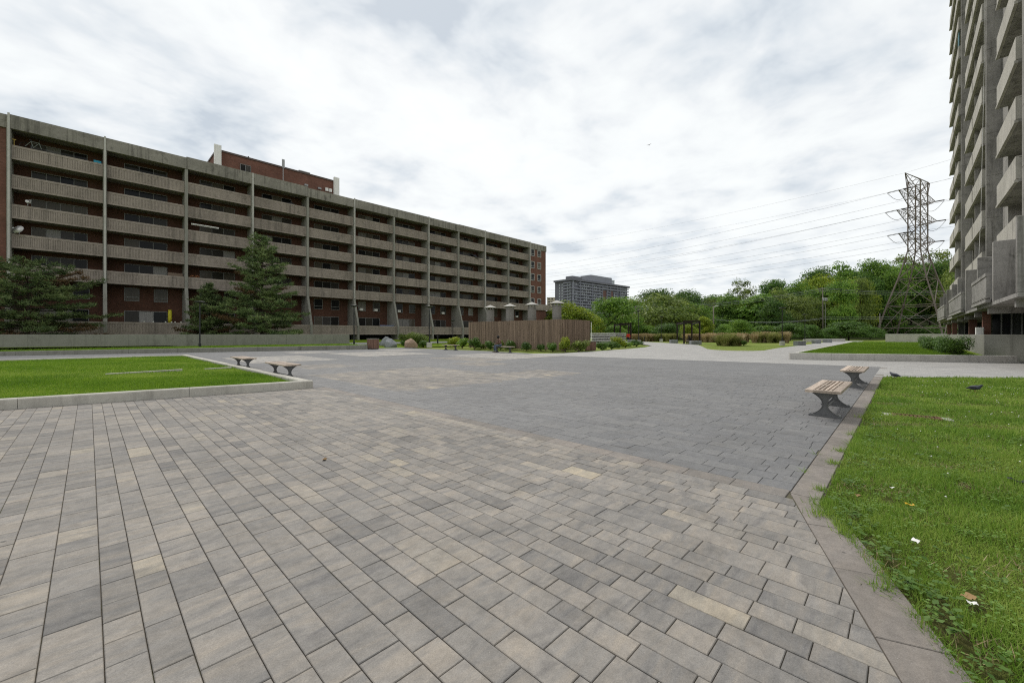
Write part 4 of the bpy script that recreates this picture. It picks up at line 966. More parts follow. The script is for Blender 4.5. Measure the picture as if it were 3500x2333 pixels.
# ------------------------------------------------------------------ lattice pylon and its conductors
PC = Vector((163.3, -2.7, 0)); A_ = Vector((.951, -.307, 0)); B_ = Vector((.307, .951, 0)); PZ0 = .2
py_ = empty('lattice_pylon', (PC.x, PC.y, PZ0), 0, 'tall rusty steel lattice transmission pylon beside the tower', 'pylon')
def pt(a, b, z): return A_*a + B_*b + Vector((0, 0, z-PZ0))
LV = [(0, 7.2, 7.2), (9.5, 5.5, 5.0), (17, 4.1, 3.0), (22, 3.2, 1.9), (25.2, 2.6, 1.3)]
UP = [25.2, 28.6, 32, 35.2, 38, 41, 44.6]
for sa in (-1, 1):
    for sb in (-1, 1):
        m = MB(); P = [pt(sa*a, sb*b, z) for z, a, b in LV]+[pt(sa*2.6, sb*1.3, 44.6)]
        for i in range(len(P)-1): m.tube(P[i], P[i+1], .23-.018*i, .22-.018*i, 4)
        m.box(P[0].x-.5, P[0].x+.5, P[0].y-.5, P[0].y+.5, -.6, .3); m.build('leg', PYLON, py_)
def face_x(m, q00, q10, q01, q11, r, horiz=True):
    m.tube(q00, q11, r, n=4); m.tube(q10, q01, r, n=4)
    if horiz: m.tube(q01, q11, r, n=4)
m = MB()
for i in range(len(LV)-1):
    (z0, a0, b0), (z1, a1, b1) = LV[i], LV[i+1]; r = .085
    for s in (-1, 1):
        face_x(m, pt(-a0, s*b0, z0), pt(a0, s*b0, z0), pt(-a1, s*b1, z1), pt(a1, s*b1, z1), r); face_x(m, pt(s*a0, -b0, z0), pt(s*a0, b0, z0), pt(s*a1, -b1, z1), pt(s*a1, b1, z1), r)
for s in (-1, 1):
    m.tube(pt(-7, s*7, 3.2), pt(7, s*7, 3.2), .07, n=4); m.tube(pt(s*7, -7, 3.2), pt(s*7, 7, 3.2), .07, n=4)
m.build('leg_bracing', PYLON, py_)
m = MB()
for i in range(len(UP)-1):
    z0, z1 = UP[i], UP[i+1]
    for s in (-1, 1): face_x(m, pt(-2.6, s*1.3, z0), pt(2.6, s*1.3, z0), pt(-2.6, s*1.3, z1), pt(2.6, s*1.3, z1), .085); face_x(m, pt(s*2.6, -1.3, z0), pt(s*2.6, 1.3, z0), pt(s*2.6, -1.3, z1), pt(s*2.6, 1.3, z1), .07)
m.build('body_bracing', PYLON, py_)
ARMS = [(40.6, 11.0), (35.0, 12.2), (28.8, 11.0)]
for z, ln in ARMS:
    for s in (-1, 1):
        m = MB(); tip = [pt(s*ln, sb*.5, z) for sb in (-1, 1)]
        for j, sb in enumerate((-1, 1)):
            top = pt(s*2.6, sb*1.3, z+.4); bot = pt(s*2.6, sb*1.3, z-2.5); m.tube(top, tip[j], .09, n=4); m.tube(bot, tip[j], .10, n=4)
            for k in range(1, 5):
                f0, f1 = k/5, (k+.5)/5; m.tube(top.lerp(tip[j], f0), bot.lerp(tip[j], f0), .035, n=4); m.tube(bot.lerp(tip[j], f0), top.lerp(tip[j], min(f0+.2, 1)), .035, n=4)
        m.tube(tip[0], tip[1], .09, n=4)
        for k in range(1, 5):
            f = k/5; m.tube(pt(s*2.6, -1.3, z+.4).lerp(tip[0], f), pt(s*2.6, 1.3, z+.4).lerp(tip[1], f), .03, n=4); m.tube(pt(s*2.6, -1.3, z-2.5).lerp(tip[0], f), pt(s*2.6, 1.3, z-2.5).lerp(tip[1], min(f+.2, 1)), .03, n=4)
        m.build('cross_arm', PYLON, py_)
m = MB()
for s in (-1, 1):
    tp = pt(s*8.5, 0, 45.6)
    for sb in (-1, 1): m.tube(pt(s*2.6, sb*1.3, 44.6), tp, .10, n=4); m.tube(pt(s*2.6, sb*1.3, 41), tp, .09, n=4)
    for k in range(1, 4): m.tube(pt(s*2.6, -1.3, 44.6).lerp(tp, k/4), pt(s*2.6, 1.3, 41).lerp(tp, k/4), .05, n=4)
m.tube(pt(-8.5, 0, 45.6), pt(8.5, 0, 45.6), .09, n=4); m.build('earth_wire_peak', PYLON, py_)
DL_ = Vector((0, 1, 0)); DR_ = Vector((-.574, -.816, 0)); WIRE = m_plain('wire', (.06, .06, .06), .5)
INS = m_plain('insulator', (.05, .04, .035), .3, .5)
lvl = {40.6: 'top', 35.0: 'middle', 28.8: 'bottom'}
def pos3(a): return 'left tip' if a < -2 else 'right tip' if a > 2 else 'centre'
def cat_pt(p0, d, s): return p0+d*s+Vector((0, 0, -.1021*s+.000407*s*s))
for z, ln in ARMS:
    for a in (-ln, 1.0, ln):
        p0 = PC+A_*a+Vector((0, 0, z))
        for d, tot, side in ((DL_, 250, 'left'), (DR_, 160, 'right')):
            if side == 'right' and a == 1.0: continue
            io = MB()
            for k in range(9): c = cat_pt(p0, d, .5+k*.25)-PC-Vector((0, 0, PZ0)); e_ = cat_pt(p0, d, .5+k*.25+.14)-PC-Vector((0, 0, PZ0)); io.tube(c, e_, .17, .17, 7)
            io.tube(p0-PC-Vector((0, 0, PZ0)), cat_pt(p0, d, 2.8)-PC-Vector((0, 0, PZ0)), .05, n=5); io.build('insulator_string', INS, py_)
            q = MB(); n = 22; pts = [cat_pt(p0, d, 2.7+(tot-2.7)*k/n)-p0 for k in range(n+1)]; q.path(pts, [.024]*(n+1), 4)
            tag(q.build('power_line', WIRE, None, False, tuple(p0)), f'thin wire from the {lvl[z]} pylon arm, {pos3(a)} attachment, running {side}', 'wire', f'pylon wires to the {side}')
        if abs(a) > 2:
            q = MB(); e0 = cat_pt(p0, DL_, 2.8)-p0; e1 = cat_pt(p0, DR_, 2.8)-p0; pts = [e0.lerp(e1, k/8)+Vector((0, 0, -2.6*math.sin(math.pi*k/8))) for k in range(9)]; q.path(pts, [.05]*9, 4); o = q.build('jumper_loop', WIRE, py_); o.location = p0-PC-Vector((0, 0, PZ0))
for s in (-1, 1):
    p0 = PC+A_*(s*8.5)+Vector((0, 0, 45.6))
    for d, tot in ((DL_, 250), (DR_, 160)):
        q = MB(); n = 20; q.path([cat_pt(p0, d, tot*k/n)-p0+Vector((0, 0, .04*tot*k/n)) for k in range(n+1)], [.016]*(n+1), 4); tag(q.build('earth_wire', WIRE, None, False, tuple(p0)), f"faint topmost wire from the {'left' if s < 0 else 'right'} peak of the pylon, running {'left' if tot == 250 else 'right'}", 'wire', 'pylon earth wires')
# ------------------------------------------------------------------ wooden poles and street wiring
def pole(px, d, h, label, arm=True, xf=False, lampside=0):
    x, y = at(px, d); t = empty('utility_pole', (x, y, 0), AX-R(90)+R(14), label, 'utility pole')
    MB().lathe([(.19, -.2), (.15, h*.6), (.11, h), (0, h)], 9).build('pole', POLEWOOD, t, True)
    if arm:
        for z, w in ((h-.35, 3.4), (h-.9, 2.6)): MB().box(-w/2, w/2, -.17, -.06, z-.06, z+.06).build('cross_arm', POLEWOOD, t)
        m = MB()
        for k in (-1.6, -.9, .9, 1.6): m.lathe([(.03, 0), (.05, .06), (.03, .12), (.05, .18), (0, .24)], 6, (k, -.11, h-.29))
        m.build('insulator', INS, t)
    if xf:
        for k in (-.55, 0, .55): MB().lathe([(.2, 0), (.22, .1), (.22, .75), (.15, .85), (0, .85)], 10, (k+.25, -.42, h-3.6)).build('transformer', STEEL, t)
        MB().lathe([(.05, -.2), (.04, h*.72), (0, h*.72)], 6, (.75, -.1, 0)).build('conduit', STEEL, t)
    if lampside: MB().tube((0, 0, h-.3), (lampside*.7, -.2, h-.05), .03).box(lampside*.5-.1, lampside*1.1, -.32, -.1, h-.08, h+.06).build('lamp_head', WHITE, t)
    return Vector((x, y, h))
pA = pole(2812, 112, 14.1, 'wooden utility pole with cross arms and transformers before the wood', True, True)
pB = pole(2438.6, 98, 8.2, 'wooden light pole right of the pergola', False, False, 1)
pC = pole(2172, 128, 10.2, 'wooden utility pole behind the person in red', True)
pD = pole(3007, 118, 7.5, 'slim grey pole left of the pylon foot', False)
pE = Vector((*at(3400, 100), 12.5)); pF = Vector((*at(1820, 150), 9))
def wire(a, b, sag, r, label, group):
    q = MB(); n = 14; q.path([(b-a)*(k/n)+Vector((0, 0, -sag*4*(k/n)*(1-k/n))) for k in range(n+1)], [r]*(n+1), 4); tag(q.build('street_wire', WIREG, None, False, tuple(a)), label, 'wire', group)
WIREG = m_plain('pale_wire', (.30, .31, .30), .5)
for dz, hn in ((0, 'middle'), (.35, 'upper'), (-.5, 'lower')):
    wire(pA+Vector((0, 0, dz-.3)), pC+Vector((0, 0, dz-.3)), 1.4, .026, f'{hn} pale street wire slung before the wood between the wooden poles', 'street wires left of the transformer pole')
    wire(pA+Vector((0, 0, dz-.3)), pE+Vector((0, 0, dz)), 1.0, .024, f'{hn} pale street wire running right from the transformer pole', 'street wires right of the transformer pole')
for h, hn in ((5.6, 'lower'), (5.9, 'upper')): wire(Vector((pA.x, pA.y, h)), Vector((pB.x, pB.y, 5.0)), .9, .03, f'{hn} of two low cables between the transformer pole and light pole', 'low street cables'); wire(Vector((pB.x, pB.y, 5.0)), Vector((pC.x, pC.y, h-.6)), .6, .03, f'{hn} of two low cables between the light pole and left wooden pole', 'low street cables left')
for h, hn in ((0, 'lower'), (.5, 'upper')): wire(pC+Vector((0, 0, h-.6)), pF+Vector((0, 0, h)), 1.2, .026, f'{hn} pale street wire running left from the wooden pole', 'street wires at the left pole'); wire(Vector((pA.x, pA.y, 5.6+h)), pE+Vector((0, 0, -6+h)), .5, .026, f'{hn} low cable crossing in front of the pylon legs', 'low street cables right')
# ------------------------------------------------------------------ far apartment buildings
def dl(d, l): return Vector((d*CA+l*SA, d*SA-l*CA, 0))
c0 = dl(350, 51.9); e1 = (dl(.671, .741)-dl(0, 0)).normalized(); rzf = math.atan2(e1.y, e1.x)
fb = empty('far_apartment_building', c0, rzf, 'distant dark grey slab apartment building with balcony rows above the trees', 'building')
FD = m_concrete('far_grey', (.17, .17, .19), .25, .1, .3); FD2 = m_concrete('far_grey_band', (.26, .265, .30), .25, .1, .3); FBR = m_plain('far_brick', (.16, .09, .075), .9); FPK = m_plain('far_pale_glass', (.42, .45, .46), .3)
# local x along facade, local +y = away side; the face towards the camera is y=0
Wf, Hf, Df = 85.0, 47.5, 20
MB().box(0, Wf, 0, Df, -3, Hf).build('body', FD, fb)
for k in range(18):
    z = 2.0+k*2.56
    if z > Hf-1: break
    bands = [(7, 26.5, -1.4, 0), (27.5, 42, -1.2, 0), (49.5, 54.5, -1.2, 0), (60, 66, -1.3, 0), (72, 86.2, -1.3, 0), (-1.6, -.01, 1, 9), (-.9 if k % 2 else 1.5, 6.7, -1.4, 0)]
    if k >= 16: bands = [(7, 26.5, -1.4, 0), (27, 86, -1.4, 0), (-1.6, -.01, 1, 9)]
    for xa, xb, ya, yb in bands: MB().box(xa, xb, ya, yb, z, z+1.0).build('balcony_band', FD2, fb)
m = MB(); rf = random.Random(5)
for k in range(17):
    z = 3.2+k*2.56
    for x in list(np.arange(1.2, 42, 2.9))+list(np.arange(43, 49, 2.4))+list(np.arange(55.5, 84, 3.3)):
        if rf.random() < .62: m.add([(x, -.05, z), (x+rf.choice((.9, 1.5, 1.9)), -.05, z), (x+1.4, -.05, z+1.35), (x, -.05, z+1.35)], [(0, 1, 2, 3)])
    for y in (2, 5, 11, 14): m.add([(-.05, y, z), (-.05, y+1.2, z), (-.05, y+1.2, z+1.4), (-.05, y, z+1.4)], [(3, 2, 1, 0)])
tag(m.build('windows', FPK, fb), kind='stuff')
for x0, x1 in ((42.4, 48.8), (56, 59.5)): MB().box(x0, x1, -.6, 0, -3, 42.3).build('brick_column', FBR, fb)
for x in (0, 9.3, 26.8, 42.1, 49, 55, 66.5, 71): MB().box(x-.25, x+.25, -1.5, 0, -3, Hf).build('divider', FD2, fb)
MB().box(-2, 87, -2, Df, Hf, Hf+1.6).build('roof_band', FD, fb); MB().box(.5, 14, .5, 8, Hf+1.6, Hf+4.2).build('lift_housing', FD, fb); MB().box(30, 63, 3, 15, Hf+1.6, Hf+8.2).build('penthouse', FD2, fb)
MB().box(63, 69, 4, 10, Hf+1.6, Hf+5.5).box(63.5, 68.5, 3.5, 4, Hf+5.5, Hf+6.5).build('plant_screen', FPK, fb)
def beige(px, d, w, h, dep, label, tiers):
    x, y = at(px, d); t = empty('beige_building', (x, y, 0), AX-R(90)+R(-12), label, 'building', 'beige buildings beyond the trees'); C_ = m_concrete('beige_wall_%d' % px, (.48, .43, .33), .2, .1, .3)
    for (xa, xb, hh) in tiers:
        MB().box(xa, xb, 0, dep, -2, hh).build('wall', C_, t); mm = MB()
        for z in np.arange(3, hh-1.5, 2.9):
            for xx in np.arange(xa+1.2, xb-1.6, 3.4): mm.add([(xx, -.04, z), (xx+1.6, -.04, z), (xx+1.6, -.04, z+1.4), (xx, -.04, z+1.4)], [(0, 1, 2, 3)])
        if mm.v: tag(mm.build('windows', GLASS, t), kind='stuff')
        MB().box(xa-.3, xb+.3, -.3, dep, hh, hh+.7).build('roof_edge', C_, t)
beige(1902, 420, 20, 30, 15, 'distant beige stepped apartment building left of the grey slab', ((0, 5, 38.5), (5.02, 18, 44)))
beige(1870, 430, 20, 20, 15, 'lower distant beige building just right of the apartment block end', ((0, 9, 39.5),))
# ------------------------------------------------------------------ birds in the sky
def flying(px, py, d, label):
    t = (px-1750)/1393.5; P = dl(d, t*d); P.z = CAM_H+d*(1142-py)/1393.5
    m = MB(); m.add([(-.25, 0, 0), (0, -.05, .03), (.22, 0, 0), (0, .05, .03), (0, -.5, .16), (.1, -.05, .03), (-.08, -.05, .03), (0, .5, .16), (.1, .05, .03), (-.08, .05, .03), (-.02, -.5, .15), (-.02, .5, .15), (0, 0, -.05)], [(0, 1, 2, 3), (0, 12, 2, 1), (0, 3, 2, 12), (5, 6, 10, 4), (8, 7, 11, 9)])
    tag(m.build('flying_bird', BLACK, None, False, tuple(P)), label, 'bird')
flying(2218, 496, 70, 'tiny dark bird flying in the middle of the sky')
# ------------------------------------------------------------------ trees
def crown_mesh(name, seed, nclump, nleaf, leaf, z0=.22, w=.42, airy=0.0, spread=.62):
    r = np.random.default_rng(seed); C = []; Rr = []
    for i in range(nclump):
        while True:
            p = r.uniform(-1, 1, 3)
            if .25 < np.linalg.norm(p) < 1: break
        p = p/np.linalg.norm(p)*np.linalg.norm(p)**spread
        zc = z0+(1-z0)*(.5+.5*p[2])*.93; wid = w*(1-.25*max(p[2], 0)); C.append((p[0]*wid*.82, p[1]*wid*.82, zc-.03)); Rr.append(r.uniform(.10, .19)*(w/.42)*(.8 if airy else 1))
    if not airy:
        for i in range(nclump//4): p = r.uniform(-.5, .5, 3); C.append((p[0]*w, p[1]*w, z0+(1-z0)*(.5+.8*p[2]))); Rr.append(.2*(w/.42))
        nclump = len(C)
    C = np.array(C); Rr = np.array(Rr); wts = Rr**2; idx = r.choice(nclump, nleaf, p=wts/wts.sum())
    dv = r.normal(size=(nleaf, 3)); dv /= np.linalg.norm(dv, axis=1)[:, None]; dv[:, 2] = np.where(dv[:, 2] < -.3, -dv[:, 2]*.5, dv[:, 2])
    rad = Rr[idx]*(.55+.5*r.random(nleaf)**.6); cen = C[idx]+dv*rad[:, None]*np.array([1, 1, .8]); cen[:, 2] = np.clip(cen[:, 2], .01, 1.02)
    # quad leaves facing mostly outwards and up
    nrm = dv+r.normal(size=(nleaf, 3))*.55+np.array([0, 0, .35]); nrm /= np.linalg.norm(nrm, axis=1)[:, None]
    t1 = np.cross(nrm, r.normal(size=(nleaf, 3))); t1 /= np.linalg.norm(t1, axis=1)[:, None]; t2 = np.cross(nrm, t1); s = leaf*(.6+.8*r.random(nleaf))
    V = np.zeros((nleaf, 4, 3)); V[:, 0] = cen-t1*s[:, None]*.6; V[:, 1] = cen+t2*s[:, None]*.36; V[:, 2] = cen+t1*s[:, None]*.6; V[:, 3] = cen-t2*s[:, None]*.36
    return quads_mesh(name, V, LEAF_A, 4), C
def trunk_mesh(name, C, seed, h=.45, r=.022):
    rr_ = random.Random(seed); m = MB(); p = [(0, 0, -.03), (rr_.uniform(-.02, .02), rr_.uniform(-.02, .02), h*.5), (rr_.uniform(-.03, .03), rr_.uniform(-.03, .03), h)]
    m.path(p, [r, r*.8, r*.6], 7)
    for c in C[:: max(1, len(C)//10)]: m.path([p[rr_.choice((1, 2))], ((p[2][0]+c[0])*.5, (p[2][1]+c[1])*.5, (h*.8+c[2])*.5), tuple(c)], [r*.45, r*.3, r*.1], 5)
    return m.mesh(name, BARK, True)
TV = {}
for nm, a in {'round': (1, 40, 11000, .030, .14, .42), 'broad': (2, 52, 12500, .028, .10, .52), 'tall': (3, 40, 10500, .028, .12, .32), 'bushy': (4, 34, 8500, .034, .0, .55), 'willow': (5, 54, 13000, .023, .03, .46)}.items():
    me, C = crown_mesh('crown_'+nm, *a); TV[nm] = (me, trunk_mesh('trunk_'+nm, C, a[0]))
me, C = crown_mesh('crown_airy', 6, 46, 4200, .024, .30, .40, 1.0); TV['airy'] = (me, trunk_mesh('trunk_airy', C, 6, .5, .017))
me, C = crown_mesh('crown_round2', 9, 46, 11500, .028, .10, .46); TV['round2'] = (me, trunk_mesh('trunk_round2', C, 9))
me, C = crown_mesh('crown_broad2', 12, 54, 12500, .027, .08, .52); TV['broad2'] = (me, trunk_mesh('trunk_broad2', C, 12))
rt = random.Random(21)
def tree(px, d, top, wpx, kind, mat, label, group=None, name='tree', cat='tree', base=None):
    """px, top: photo column and skyline row; d: depth; wpx: crown width in photo pixels"""
    x, y = at(px, d); z0 = hill(x, y)-.1 if base is None else base; h = CAM_H+d*(1142-top)/1393.5-z0; w = wpx/1393.5*d
    unit = {'round': .92, 'broad': 1.2, 'tall': .72, 'bushy': 1.2, 'willow': 1.0, 'airy': .85, 'round2': 1.0, 'broad2': 1.12}[kind]
    t = empty(name, (x, y, z0), rt.uniform(0, 6.28), label, cat, group); cm, tm = TV[kind]
    sx = w/unit
    for nm, me_ in (('crown', cm), ('trunk', tm)):
        o = link(nm, me_, t, None, None, (sx, sx, h))
        if nm == 'crown': o.material_slots[0].link = 'OBJECT'; o.material_slots[0].material = mat
    return t
T = [  # px, depth, top row, width, kind, material, label
 (1965, 72, 1030, 170, 'round', LEAF_C, 'fresh yellow green tree just behind the rightmost exhaust stack'),
 (1890, 90, 1052, 80, 'round2', LEAF_C, 'pale green tree at the end of the apartment block'),
 (2095, 98, 1018, 230, 'broad', LEAF_A, 'broad mid green tree standing left of the wooden pole and red figure'),
 (2032, 86, 1078, 80, 'bushy', LEAF_C, 'small bright tree between the stacks and the white box'),
 (2250, 108, 1000, 270, 'willow', LEAF_D, 'feathery olive green tree behind the lamp left of the pergola'),
 (2360, 118, 1034, 170, 'broad2', LEAF_A, 'rounded green tree directly behind the pergola'),
 (2408, 84, 1078, 66, 'tall', LEAF_C, 'bright yellow green sapling right behind the pergola posts'),
 (2355, 82, 1110, 80, 'bushy', LEAF_C, 'low yellow green tree seen through the pergola'),
 (2530, 80, 1092, 100, 'bushy', LEAF_A, 'small rounded green tree on the lawn right of the light pole'),
 (2535, 135, 940, 105, 'airy', LEAF_D, 'tall airy tree whose thin crown rises above the middle of the wood'),
 (2492, 128, 1005, 150, 'round2', LEAF_A, 'green tree left below the airy tall tree'),
 (2590, 122, 1000, 150, 'tall', LEAF_A, 'leaning green tree with bare pale limbs in the middle of the wood'),
 (2645, 150, 958, 150, 'broad', LEAF_B, 'dark feathery tree on the skyline between the airy tree and pole'),
 (2690, 132, 985, 130, 'round', LEAF_D, 'olive tree behind the tall lamp on the island lawn'),
 (2790, 168, 914, 130, 'round2', LEAF_B, 'dark dome of a tree highest above the transformer pole'),
 (2805, 150, 936, 190, 'broad2', LEAF_C, 'wide yellow tinged tree behind the transformer pole'),
 (2735, 140, 962, 140, 'round', LEAF_A, 'mid green tree left of the transformer pole'),
 (2905, 150, 895, 140, 'round', LEAF_A, 'tall green tree on the skyline right of the transformer pole'),
 (2990, 155, 890, 150, 'broad', LEAF_A, 'tall green tree on the skyline left of the pylon'),
 (2920, 132, 950, 150, 'broad2', LEAF_C, 'yellow green tree below the skyline left of the pylon'),
 (3080, 165, 856, 130, 'airy', LEAF_D, 'tall open crowned tree directly behind the pylon waist'),
 (3060, 150, 905, 160, 'round2', LEAF_A, 'dense green tree behind the left pylon legs'),
 (3200, 160, 838, 150, 'airy', LEAF_D, 'tall open crowned tree between pylon and tower'),
 (3180, 150, 900, 170, 'broad', LEAF_B, 'dense dark tree behind the right pylon legs'),
 (2240, 172, 990, 170, 'broad', LEAF_B, 'dark domed tree on the left skyline of the wood'),
 (2340, 178, 988, 190, 'broad2', LEAF_B, 'wide dark domed tree on the skyline behind the pergola'),
 (2440, 182, 1008, 150, 'round2', LEAF_B, 'lower dark tree on the skyline right of the wide dark dome'),
 (2160, 150, 1018, 130, 'round2', LEAF_A, 'green tree behind the left wooden utility pole'),
]
for a in T: tree(*a, group='trees of the wood beyond the plaza')
# the rest of the wood on the slope
SKY = [(1840, 1075), (1950, 1062), (2100, 1050), (2200, 1025), (2350, 1015), (2450, 1030), (2520, 1010), (2650, 985), (2750, 975), (2830, 945), (2900, 925), (3000, 918), (3080, 905), (3260, 890), (3400, 890)]
def sky(px):
    for (a, b), (c, e_) in zip(SKY, SKY[1:]):
        if a <= px <= c: return b+(e_-b)*(px-a)/(c-a)
    return SKY[-1][1]
i = 0
used_labels = set()
def uniq(s):
    for suf in ('', ', right one', ', rightmost one', ', last one'):
        if s+suf not in used_labels: used_labels.add(s+suf); return s+suf
    return s
def zone(px):
    for lim, nm in ((1960, 'behind the exhaust stacks'), (2110, 'behind the white louvred box'), (2200, 'behind the person in red'), (2300, 'left of the pergola'), (2400, 'behind the pergola'), (2500, 'right of the light pole'), (2600, 'behind the small lawn tree'), (2700, 'behind the tall lamp'), (2780, 'left of the transformer pole'), (2870, 'behind the transformer pole'), (2950, 'right of the pole'), (3040, 'left of the pylon'), (3140, 'behind the pylon'), (3250, 'between pylon and tower')):
        if px < lim: return nm
    return 'hidden behind the tower'
for d, step, lift, row in ((120, 72, 40, 'front'), (142, 62, 14, 'middle'), (172, 62, 0, 'back')):
    px = 1860+rt.random()*40
    while px < 3330:
        if row == 'front' and 2950 < px < 3290: px += step; continue
        tree(px, d+rt.uniform(-8, 8), sky(px)+lift+rt.uniform(-14, 18), step*rt.uniform(1.5, 2.0), rt.choice(('round', 'broad', 'round2', 'broad2', 'willow')), rt.choice((LEAF_A, LEAF_B, LEAF_B, LEAF_D)), uniq(f'leafy tree, {row} row of the wood, {zone(px)}'), 'inner trees of the wood')
        px += step*rt.uniform(.8, 1.2)
# shrubs along the foot of the wood
S = [(2900, 98, 1098, 160, 'broad bright bush at the foot of the wood right of the transformer pole'), (2700, 92, 1104, 130, 'green bush at the foot of the wood behind the tall lamp'), (2838, 96, 1118, 70, 'low bush at the foot of the transformer pole'),
     (2620, 95, 1112, 110, 'green bush at the foot of the wood left of the tall lamp'), (2760, 100, 1110, 100, 'green bush at the foot of the wood behind the granite blocks'), (2280, 92, 1105, 120, 'green bush behind the straw grass left of the pergola'),
     (2200, 95, 1112, 100, 'green bush behind the straw grass at the left wooden pole'), (2480, 94, 1108, 90, 'green bush behind the straw grass right of the light pole'), (2975, 106, 1116, 90, 'dark bush left of the pylon foot'), (3100, 131, 1112, 160, 'dark undergrowth bush between the pylon legs'), (2100, 84, 1112, 100, 'green bush behind the white louvred box'), (3200, 132, 1112, 130, 'dark bush between pylon and tower')]
for px, d, top, w, lab in S: tree(px, d, top, w, 'bushy', rt.choice((LEAF_A, LEAF_S)), lab, 'bushes at the foot of the wood', 'bush', 'bush', -.05)
# ------------------------------------------------------------------ pines by the apartment block
def pine(name, x, y, z0, h, wmax, seed, label, brown=.0, conical=1.0, low=.08):
    r = random.Random(seed); g_ = np.random.default_rng(seed); t = empty(name, (x, y, z0), 0, label, 'pine tree')
    MB().path([(0, 0, -.2), (.05*h*.1, 0, h*.5), (0, 0, h*.97)], [.17*h/10, .11*h/10, .02], 8).build('trunk', BARK, t, True)
    bm_ = MB(); G_ = []; Bn = []
    z = low*h
    while z < h*.985:
        f = (z-low*h)/(h*(1-low)); prof = (1-f)**.75 if conical else (math.sin(math.pi*min(.999, .25+.75*f))**.6)
        L = wmax*prof*.98+.15; n = 6 if f < .8 else 4; ph = r.random()*6.28
        for k in range(n):
            a = ph+k*2*math.pi/n+r.uniform(-.35, .35); ll = L*r.uniform(.55, 1.15); up = r.uniform(.02, .28)+f*.35
            base = Vector((0, 0, z+r.uniform(-.15, .15))); dirv = Vector((math.cos(a), math.sin(a), 0)); tip = base+dirv*ll+Vector((0, 0, ll*up-.04*ll*ll)); mid = base.lerp(tip, .55)-Vector((0, 0, .05*ll))
            bm_.path([base, mid, tip], [.045*h/10+.01, .03, .012], 4); br = r.random() < brown*(1.6 if f < .5 else .6)
            for s in range(max(4, int(ll*4.2))):
                u_ = .32+.68*(s+r.random())/max(4, int(ll*4.2)); c = base.lerp(mid, u_/.55) if u_ < .55 else mid.lerp(tip, (u_-.55)/.45)
                side = Vector((-dirv.y, dirv.x, 0))*r.uniform(-1, 1)*ll*.30*(1.1-u_*.6); (Bn if br else G_).append(c+side+Vector((0, 0, r.uniform(-.05, .16))))
        z += .40*(h/10)**.3*r.uniform(.8, 1.2)
    tag(bm_.build('branches', BARK, t), kind='stuff')
    for lst, mat, nm in ((G_, NEEDLE, 'needle_crown'), (Bn, NEEDLE_BR, 'brown_needles')):
        if not lst: continue
        C = np.repeat(np.array([tuple(c) for c in lst]), 26, axis=0); n = len(C); dv = g_.normal(size=(n, 3)); dv[:, 2] = np.abs(dv[:, 2])*.9+.1; dv /= np.linalg.norm(dv, axis=1)[:, None]
        C = C+g_.normal(size=(n, 3))*np.array([.12, .12, .05]); ln = .20+.20*g_.random(n); sd = np.cross(dv, g_.normal(size=(n, 3))); sd /= np.linalg.norm(sd, axis=1)[:, None]; V = np.zeros((n, 3, 3)); wd = .030
        V[:, 0] = C-sd*wd; V[:, 1] = C+sd*wd; V[:, 2] = C+dv*ln[:, None]; tag(link(nm, quads_mesh(nm, V, mat, 3), t), kind='stuff')
    return t
pine('pine_tree', 13.2, 51, .45, 12.0, 4.9, 4, 'tall dark pine in front of the middle of the apartment block', .03)
x, y = at(715, 43.5); pine('pine_tree', x, y, .4, 6.2, 2.7, 9, 'smaller dark pine at the left side of the tall pine', .06)
x, y = at(95, 33.5); pine('pine_tree', x, y, .4, 6.9, 5.0, 14, 'broad rounded pine with brownish lower needles at the left edge', .09, 0, .06)
# ------------------------------------------------------------------ shrubs
def shrub_mesh(seed, n, leaf, nl=9):
    r = np.random.default_rng(seed); C = np.column_stack([r.uniform(-.36, .36, nl), r.uniform(-.36, .36, nl), r.uniform(.25, .72, nl)]); idx = r.integers(0, nl, n); dv = r.normal(size=(n, 3)); dv /= np.linalg.norm(dv, axis=1)[:, None]
    cen = C[idx]+dv*(.16+.13*r.random((n, 1))); cen[:, 2] = np.clip(cen[:, 2], .0, 1.05); nrm = dv+r.normal(size=(n, 3))*.6+np.array([0, 0, .4]); nrm /= np.linalg.norm(nrm, axis=1)[:, None]
    t1 = np.cross(nrm, r.normal(size=(n, 3))); t1 /= np.linalg.norm(t1, axis=1)[:, None]; t2 = np.cross(nrm, t1); s = leaf*(.6+.8*r.random(n)); V = np.zeros((n, 4, 3))
    V[:, 0] = cen-t1*s[:, None]*.6; V[:, 1] = cen+t2*s[:, None]*.33; V[:, 2] = cen+t1*s[:, None]*.6; V[:, 3] = cen-t2*s[:, None]*.33
    m = MB()
    for c in C: m.path([(0, 0, -.05), (c[0]*.5, c[1]*.5, c[2]*.5), tuple(c)], [.02, .014, .006], 4)
    return quads_mesh('foliage', V, LEAF_S, 4), m.mesh('stem', BARK)
SV = [shrub_mesh(s, 2200, .075) for s in (1, 2, 3)]; SVF = [shrub_mesh(s, 5200, .045, 14) for s in (4, 5)]
def shrub(x, y, z, w, h, mat, label, group, k=None, fine=False, dep=None):
    v = (SVF if fine else SV); f, s = v[(k or 0) % len(v)]; t = empty('shrub', (x, y, z), 0 if dep else (k or 0)*1.3, label, 'shrub', group); o = link('foliage', f, t, None, None, (w, dep or w, h)); o.material_slots[0].link = 'OBJECT'; o.material_slots[0].material = mat; link('stem', s, t, None, None, (w, dep or w, h))
FS = 'low shrubs along the slat enclosure'
